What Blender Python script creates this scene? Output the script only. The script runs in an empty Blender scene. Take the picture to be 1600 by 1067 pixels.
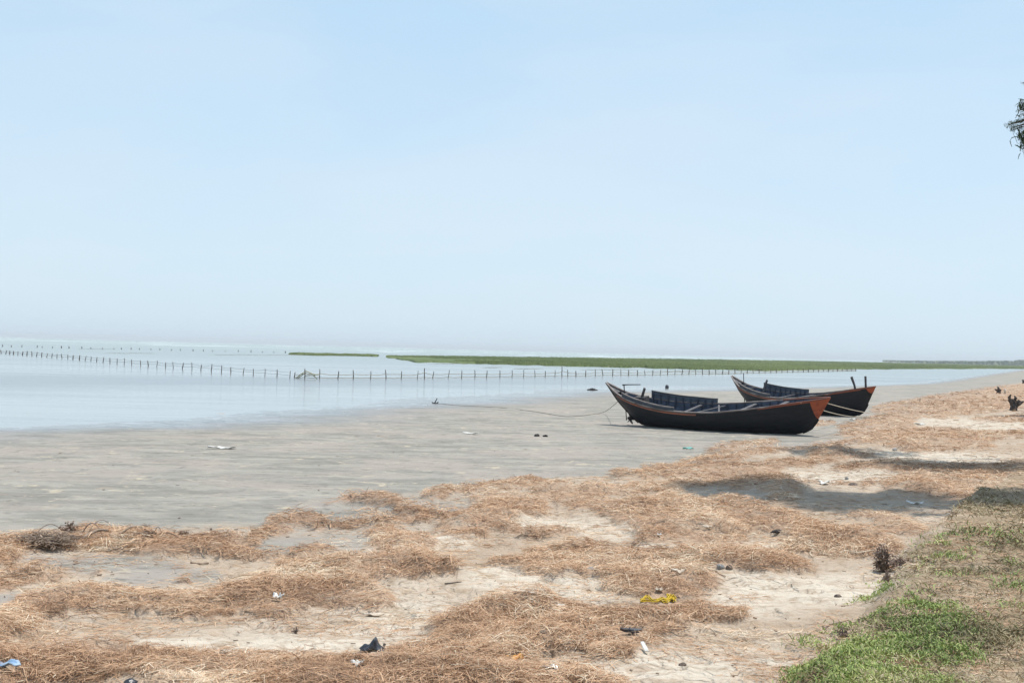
import bpy, bmesh, math, random
import numpy as np
from mathutils import Vector, Matrix
random.seed(7)
RNG = np.random.default_rng(11)
PI = math.pi
scene = bpy.context.scene
COL = scene.collection

# ------------------------------------------------------------------ camera model
FPX = 1715.0
CAMZ = 2.6
PITCH = math.radians(0.45)
ROLL = math.radians(1.535)
fwd = np.array([0, math.cos(PITCH), math.sin(PITCH)])
up0 = np.array([0, -math.sin(PITCH), math.cos(PITCH)])
r0 = np.array([1.0, 0, 0])
rgt = math.cos(ROLL) * r0 + math.sin(ROLL) * up0
upv = -math.sin(ROLL) * r0 + math.cos(ROLL) * up0
CAM = np.array([0, 0, CAMZ])

def project(x, y, z):
    dx, dy, dz = x - CAM[0], y - CAM[1], z - CAM[2]
    f = dx * fwd[0] + dy * fwd[1] + dz * fwd[2]
    f = np.where(np.abs(f) < 1e-3, 1e-3, f)
    a = (dx * rgt[0] + dy * rgt[1] + dz * rgt[2]) / f
    b = (dx * upv[0] + dy * upv[1] + dz * upv[2]) / f
    return 800 + FPX * a, 533.5 - FPX * b, f

def ray(px, py):
    a = (px - 800) / FPX
    b = (533.5 - py) / FPX
    return fwd + a * rgt + b * upv

def at_depth(px, py, Y):
    d = ray(px, py)
    return CAM + d * (Y / d[1])

def at_z(px, py, z=0.0):
    d = ray(px, py)
    t = (z - CAMZ) / d[2]
    return CAM + d * t

# ------------------------------------------------------------------ numpy noise
_perm = np.random.default_rng(5).random((256, 256))
def vnoise(x, y):
    xi = np.floor(x).astype(np.int64); yi = np.floor(y).astype(np.int64)
    xf = x - xi; yf = y - yi
    u = xf * xf * xf * (xf * (xf * 6 - 15) + 10); v = yf * yf * yf * (yf * (yf * 6 - 15) + 10)
    a = _perm[xi & 255, yi & 255]; b = _perm[(xi + 1) & 255, yi & 255]
    c = _perm[xi & 255, (yi + 1) & 255]; d = _perm[(xi + 1) & 255, (yi + 1) & 255]
    return (a * (1 - u) + b * u) * (1 - v) + (c * (1 - u) + d * u) * v
def fbm(x, y, o=4, g=0.5):
    s = 0; a = 1; t = 0
    for i in range(o):
        cx, sx = math.cos(0.6 * i), math.sin(0.6 * i)
        s = s + a * vnoise((x * cx - y * sx) * 2 ** i + 17.3 * i, (x * sx + y * cx) * 2 ** i + 9.1 * i)
        t += a; a *= g
    return s / t
def sst(a, b, x):
    t = np.clip((x - a) / (b - a), 0, 1)
    return t * t * (3 - 2 * t)

def sdist(poly, x, y):
    """distance to a polyline, positive on its right hand side"""
    best = np.full(np.shape(x), 1e18); sign = np.ones(np.shape(x))
    for (ax, ay), (bx, by) in zip(poly[:-1], poly[1:]):
        ex, ey = bx - ax, by - ay
        L2 = ex * ex + ey * ey
        t = np.clip(((x - ax) * ex + (y - ay) * ey) / L2, 0, 1)
        qx, qy = x - ax - t * ex, y - ay - t * ey
        d2 = qx * qx + qy * qy
        cr = ex * (y - ay) - ey * (x - ax)
        m = d2 < best - 1e-9
        best = np.where(m, d2, best); sign = np.where(m, np.where(cr > 0, -1.0, 1.0), sign)
    return np.sqrt(best) * sign

# ------------------------------------------------------------------ terrain height
WRACK = [(-400, -40), (-60, 5), (-16, 12.2), (-6.4, 13.9), (-3.4, 14.8), (-0.6, 20.0), (2.7, 22.3), (5.2, 27), (8.3, 31), (10.6, 36.3), (14.6, 45), (24.6, 66), (66, 143), (160, 330), (900, 1800), (4500, 9000)]
SHORE = [(-500, -60), (-60, 20), (-30, 27), (-14.7, 31.8), (-10.7, 39.5), (-5, 54), (3, 74), (20, 92), (47, 127), (110, 255), (205, 446), (1000, 2000), (5000, 9800)]
BANK_PX = [(1480, 800), (1408, 850), (1382, 900), (1340, 985), (1235, 1075)]
BANK = [tuple(at_z(px, py, 0.78)[:2]) for px, py in BANK_PX]
BANK = BANK + [(BANK[-1][0] - 0.6, -3.0)]

def height_base(x, y):
    dw = sdist(WRACK, x, y); ds = sdist(SHORE, x, y)
    mud = np.where(ds > 0, 0.2 * ds / (np.abs(ds) + np.abs(dw) + 1e-6), np.maximum(-0.011 * np.abs(ds), -0.8))
    inl = 0.2 + 0.10 * sst(0, 1.3, dw) + 0.68 * sst(0.2, 16, dw)
    z = np.where(dw > 0, inl, mud)
    bk = sdist(BANK, x, y)      # right hand side of a line that comes towards the camera is its left: negate
    z = z + 0.13 * sst(-0.10, 0.18, -bk) * sst(1.0, 4.0, dw) * sst(24, 14, y)
    return z, dw, ds, -bk

def ground_at(px, py):
    d = ray(px, py)
    lo = 2.0
    t = 2.0
    prev = t
    while t < 3000:
        p = CAM + d * t
        if p[2] < float(height_base(np.array(p[0]), np.array(p[1]))[0]):
            a, b = prev, t
            for _ in range(24):
                m = 0.5 * (a + b); p = CAM + d * m
                if p[2] < float(height_base(np.array(p[0]), np.array(p[1]))[0]): b = m
                else: a = m
            p = CAM + d * b
            return np.array([p[0], p[1], p[2]])
        prev = t; t *= 1.03
    return CAM + d * t

# ------------------------------------------------------------------ litter layout, traced once and laid out on the ground
LIT = [
 ([(-40,875),(0,862),(60,850),(130,843),(200,850),(270,858),(325,858)],21), ([(-40,900),(0,886),(25,880)],16),
 ([(342,849),(420,847)],6), ([(345,872),(405,872)],7), ([(-40,935),(0,923),(40,916),(90,905),(144,891),(172,895)],11),
 ([(-40,1000),(0,985),(40,957),(100,945),(180,941),(250,945),(330,950),(400,925),(440,905),(500,895),(560,893),(655,894)],16),
 ([(420,942),(500,925),(590,938)],24), ([(398,873),(440,872)],6), ([(450,890),(535,888)],11),
 ([(475,870),(505,860),(540,853),(600,850)],8), ([(605,838),(630,852),(645,872)],22),
 ([(412,833),(450,819),(492,815)],12), ([(495,826),(600,818)],7), ([(490,802),(525,790),(552,782)],7),
 ([(552,785),(600,789),(632,798),(648,812)],9), ([(600,809),(648,809)],10), ([(672,779),(700,771),(735,770)],9),
 ([(660,803),(735,803)],6), ([(717,826),(760,812),(835,816)],20), ([(765,766),(820,761),(885,771)],13),
 ([(755,786),(835,785)],13), ([(886,781),(925,781)],11), ([(925,769),(1000,768),(1080,763)],9),
 ([(1006,743),(1030,734),(1048,744)],9), ([(960,744),(1010,745)],4), ([(1055,740),(1110,724)],13),
 ([(837,837),(930,834)],8), ([(920,800),(1010,800)],15), ([(980,828),(1110,824)],28), ([(594,846),(657,846)],17),
 ([(800,880),(900,874),(1000,885),(1100,880),(1200,885)],26), ([(900,905),(1000,915),(1095,912)],22),
 ([(1050,800),(1150,802),(1260,832)],22), ([(1150,850),(1250,850),(1360,852)],24),
 ([(1125,691),(1200,692)],7), ([(1130,708),(1230,712)],12), ([(1100,735),(1200,738)],14),
 ([(1340,672),(1400,658),(1470,642),(1640,618)],15), ([(1380,680),(1500,668),(1640,655)],12), ([(1230,718),(1400,694),(1640,682)],18),
 ([(1350,742),(1640,742)],24), ([(1080,768),(1180,765),(1320,760)],26), ([(1380,640),(1460,626),(1560,612),(1640,604)],10),
 ([(1272,663),(1298,662)],4), ([(1400,770),(1640,765)],18), ([(1350,800),(1420,830)],14),
 ([(-40,1075),(30,1062),(200,1045),(400,1045),(520,1052),(620,1035),(700,1008)],30),
 ([(700,1040),(800,1010),(900,1000),(965,1000)],32), ([(600,1080),(900,1082)],32),
 ([(700,985),(800,957),(870,960),(950,970)],17), ([(860,985),(1000,972),(1150,957)],14), ([(300,1090),(600,1090)],30),
 ([(60,1030),(200,1020)],10), ([(1000,1000),(1080,985)],8), ([(700,895),(770,900)],6), ([(240,905),(300,910)],5),
]
LIT_ = [(p, r * (0.78 if max(q[0] for q in p) < 760 and max(q[1] for q in p) < 1000 else 0.95)) for p, r in LIT]
GAP = [
 ([(835,932),(905,918)],15), ([(845,825),(905,812),(965,838)],14), ([(1003,856),(1112,856)],6), ([(1160,857),(1200,857)],6),
 ([(1130,945),(1210,935)],16), ([(1172,838),(1205,845)],10), ([(1412,713),(1565,720)],7), ([(1445,660),(1600,670)],7),
 ([(1570,693),(1640,694)],7), ([(850,1028),(905,1026)],8), ([(640,985),(560,1000)],20), ([(1030,803),(1065,804)],5),
 ([(1240,745),(1380,748)],8), ([(1120,775),(1180,780)],10), ([(1290,776),(1465,795)],18), ([(1095,772),(1180,784)],10), ([(1180,720),(1250,715)],6),
 ([(940,949),(1000,952)],7), ([(700,870),(790,860)],14), ([(1300,810),(1350,816)],7), ([(1330,700),(1480,722)],7),
 ([(1340,880),(1360,900)],14), ([(1010,820),(1040,812)],4), ([(20,1010),(80,995)],10),
 ([(60,888),(180,882),(262,893)],16),([(190,872),(90,872)],9),([(430,851),(560,848)],11),([(500,801),(595,803)],9),([(640,790),(720,793)],9),([(200,908),(330,902)],7),([(690,930),(780,900)],18),([(300,990),(430,985)],18),
]
POCKET = [([(60,885),(180,880),(260,893)],18), ([(430,852),(560,846)],16), ([(500,802),(600,802)],12), ([(640,790),(720,792)],10), ([(200,912),(330,900)],10), ([(0,940),(30,935)],6)]
PALE = [([(420,1000),(560,990),(640,965)],26), ([(100,1010),(250,1003),(400,1005)],14), ([(780,905),(920,920)],22), ([(1000,856),(1200,850)],8), ([(1160,935),(1340,920)],30), ([(1400,712),(1600,722)],10), ([(1450,658),(1600,668)],8), ([(1240,745),(1390,752)],10),([(980,1040),(1180,1035)],26), ([(640,850),(720,842)],12), ([(850,820),(960,830)],14)]
def seg_mask(lst, px, py, soft=(1.35, 0.55), xs=0.42):
    m = np.zeros(np.shape(px))
    for pts, r in lst:
        x0 = min(p[0] for p in pts) - r * 4; x1 = max(p[0] for p in pts) + r * 4
        y0 = min(p[1] for p in pts) - r * 2; y1 = max(p[1] for p in pts) + r * 2
        idx = np.nonzero((px > x0) & (px < x1) & (py > y0) & (py < y1))
        if len(idx[0]) == 0: continue
        X = px[idx] * xs; Y = py[idx]
        best = np.full(X.shape, 1e9)
        for (ax, ay), (bx, by) in zip(pts[:-1], pts[1:]):
            ax *= xs; bx *= xs
            ex, ey = bx - ax, by - ay
            t = np.clip(((X - ax) * ex + (Y - ay) * ey) / (ex * ex + ey * ey + 1e-9), 0, 1)
            best = np.minimum(best, np.hypot(X - ax - t * ex, Y - ay - t * ey))
        m[idx] = np.maximum(m[idx], sst(soft[0], soft[1], best / r))
    return m

def surface(x, y, fine=True):
    """full terrain: height and the masks that say which ground lies where"""
    z0, dw, ds, bk = height_base(x, y)
    n1 = fbm(x * 0.5, y * 0.5, 4); n2 = fbm(x * 1.7 + 31, y * 1.7 + 5, 4)
    px, py, f = project(x, y, z0)
    infr = sst(-160, -40, px) * sst(1760, 1650, px) * sst(1190, 1100, py) * (f > 0.5)
    wx = px + 40 * (n2 - 0.5) * np.clip(8 / np.maximum(f, 4), 0.15, 1.4) + 34 * (fbm(x * 0.9 + 3, y * 0.9, 3) - 0.5) * np.clip(10 / np.maximum(f, 4), 0.15, 1.4)
    wy = py + 15 * (fbm(x * 1.3 + 77, y * 1.3 + 41, 4) - 0.5) * np.clip(10 / np.maximum(f, 4), 0.15, 1.4)
    L = seg_mask(LIT_, wx, wy) - 0.95 * seg_mask(GAP, wx, wy)
    Lout = sst(0.46, 0.60, fbm(x * 0.35 + 9, y * 0.35 + 2, 4)) * sst(0.3, 2.0, dw)
    L = L * infr + Lout * (1 - infr)
    L = np.clip(L, 0, 1) * sst(-2.5, -0.5, dw)
    nl = fbm(x * 2.6 + 13, y * 2.6 + 71, 4)
    nl = 0.36 * nl + 0.30 * fbm(x * 7.5 + 3, y * 7.5 + 5, 3) + 0.34 * fbm((x + 0.3 * y) * 0.75 + 8, y * 2.3 + 6, 4)
    lit = sst(0.34, 0.76, L * 0.95 + 1.9 * (nl - 0.515))
    pock = seg_mask(POCKET, wx, wy) * infr
    pale = seg_mask(PALE, wx, wy, (1.7, 0.3)) * infr
    mud = np.maximum(sst(2.4, 0.4, dw + 3.0 * (n1 - 0.5)), pock)
    soil = sst(-0.15, 0.35, bk + 0.5 * (n2 - 0.5)) * sst(1.5, 4, dw) * sst(30, 15, y) * (x > -2)
    lit = lit * (1 - 0.92 * soil)
    wet = sst(0.085, 0.015, z0 + 0.05 * (fbm(x * 0.12, y * 0.3, 3) - 0.5)) * (dw < 0.3)
    land = sst(-0.5, 1.5, dw)
    near = np.clip(40 / np.maximum(f, 1), 0, 1)
    z = z0 + land * (0.11 * (n1 - 0.5) + 0.045 * (n2 - 0.5)) * sst(-2, 2, dw)
    ca, sa = math.cos(0.55), math.sin(0.55); al, ac = x * ca + y * sa, -x * sa + y * ca
    z = z + (1 - land) * (0.045 * (fbm(al * 0.035 + 3, ac * 0.16 + 8, 4) - 0.5) + 0.012 * (n1 - 0.5))
    mound = fbm(x * 0.9 + 55, y * 0.9 + 21, 3)
    dome = np.clip(seg_mask(LIT_, wx, wy, (1.5, -0.15)) - 0.8 * seg_mask(GAP, wx, wy, (1.6, 0.2)), 0, 1) * infr + L * 0.5 * (1 - infr)
    z = z + 0.012 * lit + dome ** 1.3 * (0.04 + 0.11 * sst(0.36, 0.85, mound)) * sst(-2.0, 0.0, dw)
    if fine:
        rough = fbm(x * 7, y * 7, 4) - 0.5
        foot = (sst(0.42, 0.28, vnoise(x * 5.0 + 3, y * 5.0 + 8)) * (1 - mud) + 0.8 * sst(0.34, 0.2, vnoise(x * 3.1 + 3, y * 3.1 + 8)) * mud) * (1 - lit)
        z = z + rough * (0.012 * mud * 0.5 + 0.030 * (1 - mud) + 0.05 * lit) * near - 0.022 * foot * near
    return z, lit, mud, soil, wet, dw, ds, px, py, f, pale, mound

def ground_z(x, y):
    return float(surface(np.array([float(x)]), np.array([float(y)]))[0][0])

def gp(px, py):
    """point on the ground seen at that place of the photograph"""
    p = ground_at(px, py)
    d = ray(px, py); t0 = p[1] / d[1]
    for span, n in ((0.14, 160), (0.0022, 24)):
        ts = t0 * np.linspace(1 - span, 1 + span * 0.5, n)
        P = CAM[None] + d[None] * ts[:, None]
        hit = np.nonzero(P[:, 2] <= surface(P[:, 0], P[:, 1])[0])[0]
        if len(hit): t0 = ts[hit[0]]
    p = CAM + d * t0
    q = surface(np.array([p[0]]), np.array([p[1]]))
    return Vector((p[0], p[1], float(q[0][0]) + 0.006 * float(q[1][0]) * (p[1] < 30)))

# ------------------------------------------------------------------ object helpers
def tag(o, label=None, cat=None, group=None, kind=None):
    if label: o["label"] = label
    if cat: o["category"] = cat
    if group: o["group"] = group
    if kind: o["kind"] = kind
    return o
def empty(name, loc, rot=(0, 0, 0)):
    o = bpy.data.objects.new(name, None); COL.objects.link(o)
    o.location = loc; o.rotation_euler = rot; o.empty_display_size = 0.2
    return o
def link(name, me, mat=None, parent=None, smooth=False):
    o = bpy.data.objects.new(name, me); COL.objects.link(o)
    if mat: me.materials.append(mat)
    if parent: o.parent = parent
    if smooth:
        me.polygons.foreach_set("use_smooth", np.ones(len(me.polygons), dtype=bool))
    return o
def mesh_np(name, V, F, attrs=None):
    V = np.asarray(V, dtype=np.float32); F = np.asarray(F, dtype=np.int32)
    me = bpy.data.meshes.new(name)
    me.vertices.add(len(V)); me.vertices.foreach_set("co", V.ravel())
    k = F.shape[1]
    me.loops.add(F.size); me.loops.foreach_set("vertex_index", F.ravel())
    me.polygons.add(len(F)); me.polygons.foreach_set("loop_start", np.arange(0, F.size, k, dtype=np.int32))
    for n, a in (attrs or {}).items():
        at = me.attributes.new(n, 'FLOAT', 'POINT'); at.data.foreach_set("value", np.asarray(a, dtype=np.float32))
    me.update(); me.validate()
    return me

class MB:
    def __init__(s): s.v = []; s.f = []
    def add(s, vs, fs):
        o = len(s.v); s.v += [tuple(v) for v in vs]; s.f += [tuple(i + o for i in f) for f in fs]; return s
    def box(s, c, size, rot=None):
        hx, hy, hz = size[0] / 2, size[1] / 2, size[2] / 2
        vs = [Vector((x, y, z)) for x in (-hx, hx) for y in (-hy, hy) for z in (-hz, hz)]
        if rot is not None: vs = [rot @ v for v in vs]
        vs = [v + Vector(c) for v in vs]
        return s.add(vs, [(0, 1, 3, 2), (4, 6, 7, 5), (0, 4, 5, 1), (2, 3, 7, 6), (0, 2, 6, 4), (1, 5, 7, 3)])
    def tube(s, pts, rads, n=7, cap=True):
        pts = [Vector(p) for p in pts]
        if not hasattr(rads, '__len__'): rads = [rads] * len(pts)
        rings = []; prev = None
        for i, p in enumerate(pts):
            t = (pts[min(i + 1, len(pts) - 1)] - pts[max(i - 1, 0)])
            if t.length < 1e-9: t = Vector((0, 0, 1))
            t.normalize()
            if prev is None:
                a = Vector((0, 0, 1)) if abs(t.z) < 0.9 else Vector((1, 0, 0))
                u = t.cross(a).normalized()
            else:
                u = (prev - t * prev.dot(t))
                u = u.normalized() if u.length > 1e-6 else t.orthogonal().normalized()
            prev = u; w = t.cross(u)
            rings.append([p + (u * math.cos(2 * PI * k / n) + w * math.sin(2 * PI * k / n)) * rads[i] for k in range(n)])
        vs = [v for r in rings for v in r]; fs = []
        for i in range(len(pts) - 1):
            for k in range(n):
                fs.append((i * n + k, i * n + (k + 1) % n, (i + 1) * n + (k + 1) % n, (i + 1) * n + k))
        if cap:
            fs.append(tuple(range(n))[::-1]); fs.append(tuple((len(pts) - 1) * n + k for k in range(n)))
        return s.add(vs, fs)
    def mesh(s, name):
        me = bpy.data.meshes.new(name); me.from_pydata([tuple(v) for v in s.v], [], s.f); me.update(); return me
    def build(s, name, mat, parent=None, smooth=False):
        return link(name, s.mesh(name), mat, parent, smooth)

# ------------------------------------------------------------------ materials
def newmat(name):
    m = bpy.data.materials.new(name); m.use_nodes = True
    nt = m.node_tree; nt.nodes.clear()
    out = nt.nodes.new("ShaderNodeOutputMaterial"); b = nt.nodes.new("ShaderNodeBsdfPrincipled")
    nt.links.new(b.outputs[0], out.inputs[0])
    return m, nt, b
class NT:
    def __init__(s, nt): s.nt = nt; s.l = nt.links
    def n(s, t, **kw):
        x = s.nt.nodes.new(t)
        for k, v in kw.items(): setattr(x, k, v)
        return x
    def put(s, sock, v):
        if isinstance(v, bpy.types.NodeSocket): s.l.new(v, sock)
        elif isinstance(v, (tuple, list)) and len(v) == 3 and sock.type == 'RGBA': sock.default_value = (*v, 1)
        else: sock.default_value = v
    def attr(s, name): return s.n("ShaderNodeAttribute", attribute_name=name).outputs["Fac"]
    def coord(s, scale=(1, 1, 1), rot=(0, 0, 0), src="Object"):
        tc = s.n("ShaderNodeTexCoord"); mp = s.n("ShaderNodeMapping")
        s.l.new(tc.outputs[src], mp.inputs[0]); mp.inputs["Scale"].default_value = scale; mp.inputs["Rotation"].default_value = rot
        return mp.outputs[0]
    def noise(s, vec, scale, detail=4, rough=0.55, dist=0.0):
        x = s.n("ShaderNodeTexNoise"); s.l.new(vec, x.inputs["Vector"])
        x.inputs["Scale"].default_value = scale; x.inputs["Detail"].default_value = detail; x.inputs["Roughness"].default_value = rough; x.inputs["Distortion"].default_value = dist
        return x.outputs["Fac"]
    def voro(s, vec, scale, feature='DISTANCE_TO_EDGE'):
        x = s.n("ShaderNodeTexVoronoi", feature=feature); s.l.new(vec, x.inputs["Vector"]); x.inputs["Scale"].default_value = scale
        return x.outputs["Distance"]
    def ramp(s, fac, a, b, va=0.0, vb=1.0):
        x = s.n("ShaderNodeMapRange", interpolation_type='SMOOTHSTEP'); s.put(x.inputs[0], fac)
        x.inputs[1].default_value = a; x.inputs[2].default_value = b; x.inputs[3].default_value = va; x.inputs[4].default_value = vb
        return x.outputs[0]
    def mix(s, fac, a, b):
        x = s.n("ShaderNodeMix", data_type='RGBA'); s.put(x.inputs[0], fac); s.put(x.inputs[6], a); s.put(x.inputs[7], b)
        return x.outputs[2]
    def mixf(s, fac, a, b):
        x = s.n("ShaderNodeMix", data_type='FLOAT'); s.put(x.inputs[0], fac); s.put(x.inputs[2], a); s.put(x.inputs[3], b)
        return x.outputs[0]
    def math(s, op, a, b=0.0):
        x = s.n("ShaderNodeMath", operation=op); s.put(x.inputs[0], a); s.put(x.inputs[1], b)
        return x.outputs[0]
    def bump(s, h, strength=0.5, dist=0.02, normal=None):
        x = s.n("ShaderNodeBump"); s.put(x.inputs["Height"], h); s.put(x.inputs["Strength"], strength); x.inputs["Distance"].default_value = dist
        if normal is not None: s.l.new(normal, x.inputs["Normal"])
        return x.outputs[0]

def basic(name, col, col2=None, rough=0.7, scale=8, spec=0.3, bump=0.3, bdist=0.01, lo=0.4, hi=0.6, metal=0.0, stretch=(1, 1, 1)):
    m, nt, b = newmat(name); t = NT(nt)
    v = t.coord(stretch)
    f = t.noise(v, scale, 5, 0.6)
    c = t.mix(t.ramp(f, lo, hi), col, col2 or tuple(0.7 * x for x in col))
    t.put(b.inputs["Base Color"], c); b.inputs["Roughness"].default_value = rough; b.inputs["Specular IOR Level"].default_value = spec
    b.inputs["Metallic"].default_value = metal
    if bump: t.put(b.inputs["Normal"], t.bump(t.noise(v, scale * 3, 4), bump, bdist))
    return m

def ground_material():
    m, nt, b = newmat("ground_surface"); t = NT(nt)
    mud, lit, soil, wet, pale = (t.attr(k) for k in ("mud", "litter", "soil", "wet", "pale"))
    c = t.coord()
    st = t.coord((0.5, 1.3, 1), (0, 0, math.radians(-38)))
    st2 = t.coord((0.30, 0.9, 1), (0, 0, math.radians(-25)))
    nbig = t.noise(c, 0.7, 5, 0.6); nmid = t.noise(c, 5, 6, 0.65); nfin = t.noise(c, 45, 4, 0.7)
    # pale sand
    sand = t.mix(t.ramp(nbig, 0.35, 0.68), (0.40, 0.315, 0.235), (0.52, 0.435, 0.34))
    sand = t.mix(t.math('MULTIPLY', pale, 0.8), sand, (0.64, 0.57, 0.465))
    sand = t.mix(t.ramp(nmid, 0.5, 0.72), sand, (0.31, 0.235, 0.16))
    sand = t.mix(t.ramp(nfin, 0.58, 0.72, 0, 0.55), sand, (0.24, 0.17, 0.11))
    frag = t.noise(t.coord((1, 5, 1), (0, 0, 0.5)), 11, 5, 0.7)
    sand = t.mix(t.ramp(frag, 0.53, 0.68, 0, 0.7), sand, (0.33, 0.215, 0.135))
    sand = t.mix(t.ramp(t.noise(t.coord((1, 3.5, 1), (0, 0, -0.4)), 2.6, 6, 0.7), 0.48, 0.64, 0, 0.7), sand, (0.37, 0.265, 0.18))
    # grey tidal mud
    mn = t.noise(st, 1.2, 6, 0.65); ms = t.noise(st2, 2.2, 6, 0.7); mp = t.noise(c, 0.30, 6, 0.65)
    mudc = t.mix(t.ramp(mn, 0.35, 0.65), (0.228, 0.214, 0.184), (0.335, 0.314, 0.27))
    mudc = t.mix(t.ramp(mp, 0.46, 0.60, 0, 0.8), mudc, (0.345, 0.302, 0.26))
    mudc = t.mix(t.ramp(ms, 0.56, 0.70, 0, 0.75), mudc, (0.42, 0.385, 0.315))
    mudc = t.mix(t.ramp(t.noise(st, 6, 5, 0.7), 0.54, 0.68, 0, 0.8), mudc, (0.155, 0.148, 0.125))
    mudc = t.mix(t.ramp(t.noise(t.coord((0.6, 1.6, 1), (0, 0, -0.5)), 3.5, 4, 0.7), 0.62, 0.72, 0, 0.85), mudc, (0.48, 0.43, 0.34))
    mudc = t.mix(t.math('MULTIPLY', t.ramp(t.noise(c, 2.4, 5, 0.62), 0.60, 0.66), t.ramp(t.noise(c, 0.35, 3), 0.42, 0.6, 0.1, 0.85)), mudc, (0.47, 0.405, 0.30))
    mudc = t.mix(t.ramp(t.noise(t.coord((1, 1.6, 1), (0, 0, 0.3)), 3.4, 5, 0.66), 0.63, 0.70, 0, 0.7), mudc, (0.16, 0.15, 0.125))
    col = t.mix(mud, sand, mudc)
    # brown soil under thin dry grass
    so = t.mix(t.ramp(nmid, 0.35, 0.65), (0.35, 0.265, 0.175), (0.255, 0.19, 0.122))
    so = t.mix(t.ramp(t.noise(c, 1.6, 5, 0.65), 0.5, 0.7), so, (0.44, 0.35, 0.25))
    so = t.mix(t.ramp(nfin, 0.55, 0.70, 0, 0.7), so, (0.14, 0.10, 0.06))
    col = t.mix(t.math('MULTIPLY', soil, 0.95), col, so)
    # litter bed
    li = t.mix(t.ramp(t.noise(c, 22, 5, 0.7), 0.35, 0.65), (0.46, 0.31, 0.205), (0.31, 0.195, 0.125))
    lv = t.math('MULTIPLY', lit, t.ramp(t.noise(c, 3.2, 5, 0.65), 0.30, 0.62, 0.25, 0.85))
    col = t.mix(lv, col, li)
    wetc = t.mix(1.0, col, (0.6, 0.62, 0.66)); wetc.node.blend_type = 'MULTIPLY'
    col = t.mix(t.math('MULTIPLY', wet, 0.8), col, wetc)
    t.put(b.inputs["Base Color"], col)
    t.put(b.inputs["Roughness"], t.mixf(wet, t.mixf(mud, 0.9, 0.8), 0.14))
    t.put(b.inputs["Specular IOR Level"], t.mixf(wet, t.mixf(mud, 0.15, 0.08), 0.5))
    # relief: crumbs, cracked plates on the sand, ripples on the mud
    wc = t.n("ShaderNodeTexNoise"); t.l.new(c, wc.inputs["Vector"]); wc.inputs["Scale"].default_value = 3.0; wc.inputs["Detail"].default_value = 4
    wv = t.n("ShaderNodeVectorMath", operation='MULTIPLY_ADD'); t.l.new(wc.outputs["Color"], wv.inputs[0]); wv.inputs[1].default_value = (0.35, 0.35, 0); t.l.new(c, wv.inputs[2])
    ck = t.voro(wv.outputs[0], 7.0)
    crack = t.ramp(ck, 0.0, 0.16)
    hs = t.math('ADD', t.math('MULTIPLY', crack, t.ramp(nbig, 0.40, 0.60, 0.15, 0.6)), t.math('ADD', nmid, t.math('MULTIPLY', nfin, 0.4)))
    hm = t.math('ADD', t.math('MULTIPLY', t.noise(st, 4, 6, 0.75), 1.3), t.math('MULTIPLY', nfin, 0.25))
    h = t.mixf(mud, hs, hm)
    t.put(b.inputs["Normal"], t.bump(h, t.mixf(wet, 0.85, 0.12), 0.035))
    return m

def water_material():
    m, nt, b = newmat("shallow_sea_water"); t = NT(nt)
    g = t.n("ShaderNodeNewGeometry"); sp = t.n("ShaderNodeSeparateXYZ"); t.l.new(g.outputs["Position"], sp.inputs[0])
    big = t.noise(t.coord((0.010, 0.06, 1), (0, 0, math.radians(-10))), 1.0, 9, 0.68)
    rip = t.noise(t.coord((0.6, 1.6, 1), (0, 0, math.radians(8))), 2.0, 4, 0.6)
    rip2 = t.noise(t.coord((0.25, 0.7, 1), (0, 0, math.radians(-5))), 1.2, 3, 0.6)
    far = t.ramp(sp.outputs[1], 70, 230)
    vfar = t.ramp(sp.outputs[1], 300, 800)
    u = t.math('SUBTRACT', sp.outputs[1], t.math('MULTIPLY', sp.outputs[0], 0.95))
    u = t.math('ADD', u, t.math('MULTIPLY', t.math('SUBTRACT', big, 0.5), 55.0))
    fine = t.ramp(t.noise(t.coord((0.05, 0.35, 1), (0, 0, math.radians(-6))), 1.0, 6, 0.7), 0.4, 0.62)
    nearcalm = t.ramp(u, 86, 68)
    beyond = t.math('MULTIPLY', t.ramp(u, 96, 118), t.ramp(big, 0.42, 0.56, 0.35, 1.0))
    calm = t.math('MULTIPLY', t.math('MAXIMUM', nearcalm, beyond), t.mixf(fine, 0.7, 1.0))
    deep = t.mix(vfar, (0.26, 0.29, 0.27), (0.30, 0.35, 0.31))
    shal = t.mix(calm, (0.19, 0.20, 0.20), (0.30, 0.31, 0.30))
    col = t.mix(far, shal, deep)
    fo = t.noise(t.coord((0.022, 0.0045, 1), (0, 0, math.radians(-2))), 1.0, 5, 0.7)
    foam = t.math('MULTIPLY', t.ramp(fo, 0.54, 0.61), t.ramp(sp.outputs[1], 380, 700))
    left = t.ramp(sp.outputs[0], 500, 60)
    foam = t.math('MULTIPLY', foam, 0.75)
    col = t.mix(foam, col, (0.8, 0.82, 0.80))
    t.put(b.inputs["Base Color"], col)
    t.put(b.inputs["Roughness"], t.mixf(far, t.mixf(calm, 0.16, 0.06), 0.25))
    b.inputs["IOR"].default_value = 1.33
    h = t.math('ADD', t.math('MULTIPLY', rip, 0.4), rip2)
    s = t.mixf(far, t.mixf(calm, 0.30, 0.05), 0.30)
    t.put(b.inputs["Normal"], t.bump(h, s, 0.25))
    return m

def straw_material(name, cols, rough=0.75):
    m, nt, b = newmat(name); t = NT(nt)
    r = t.attr("tone"); cr = t.n("ShaderNodeValToRGB"); t.l.new(r, cr.inputs[0])
    e = cr.color_ramp.elements
    while len(e) < len(cols): e.new(0.5)
    for i, (p, c) in enumerate(cols): e[i].position = p; e[i].color = (*c, 1)
    c = t.mix(t.ramp(t.noise(t.coord(), 1.3, 3), 0.35, 0.65, 0, 0.35), cr.outputs[0], cols[1][1])
    t.put(b.inputs["Base Color"], c)
    b.inputs["Roughness"].default_value = rough; b.inputs["Specular IOR Level"].default_value = 0.25
    return m

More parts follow.
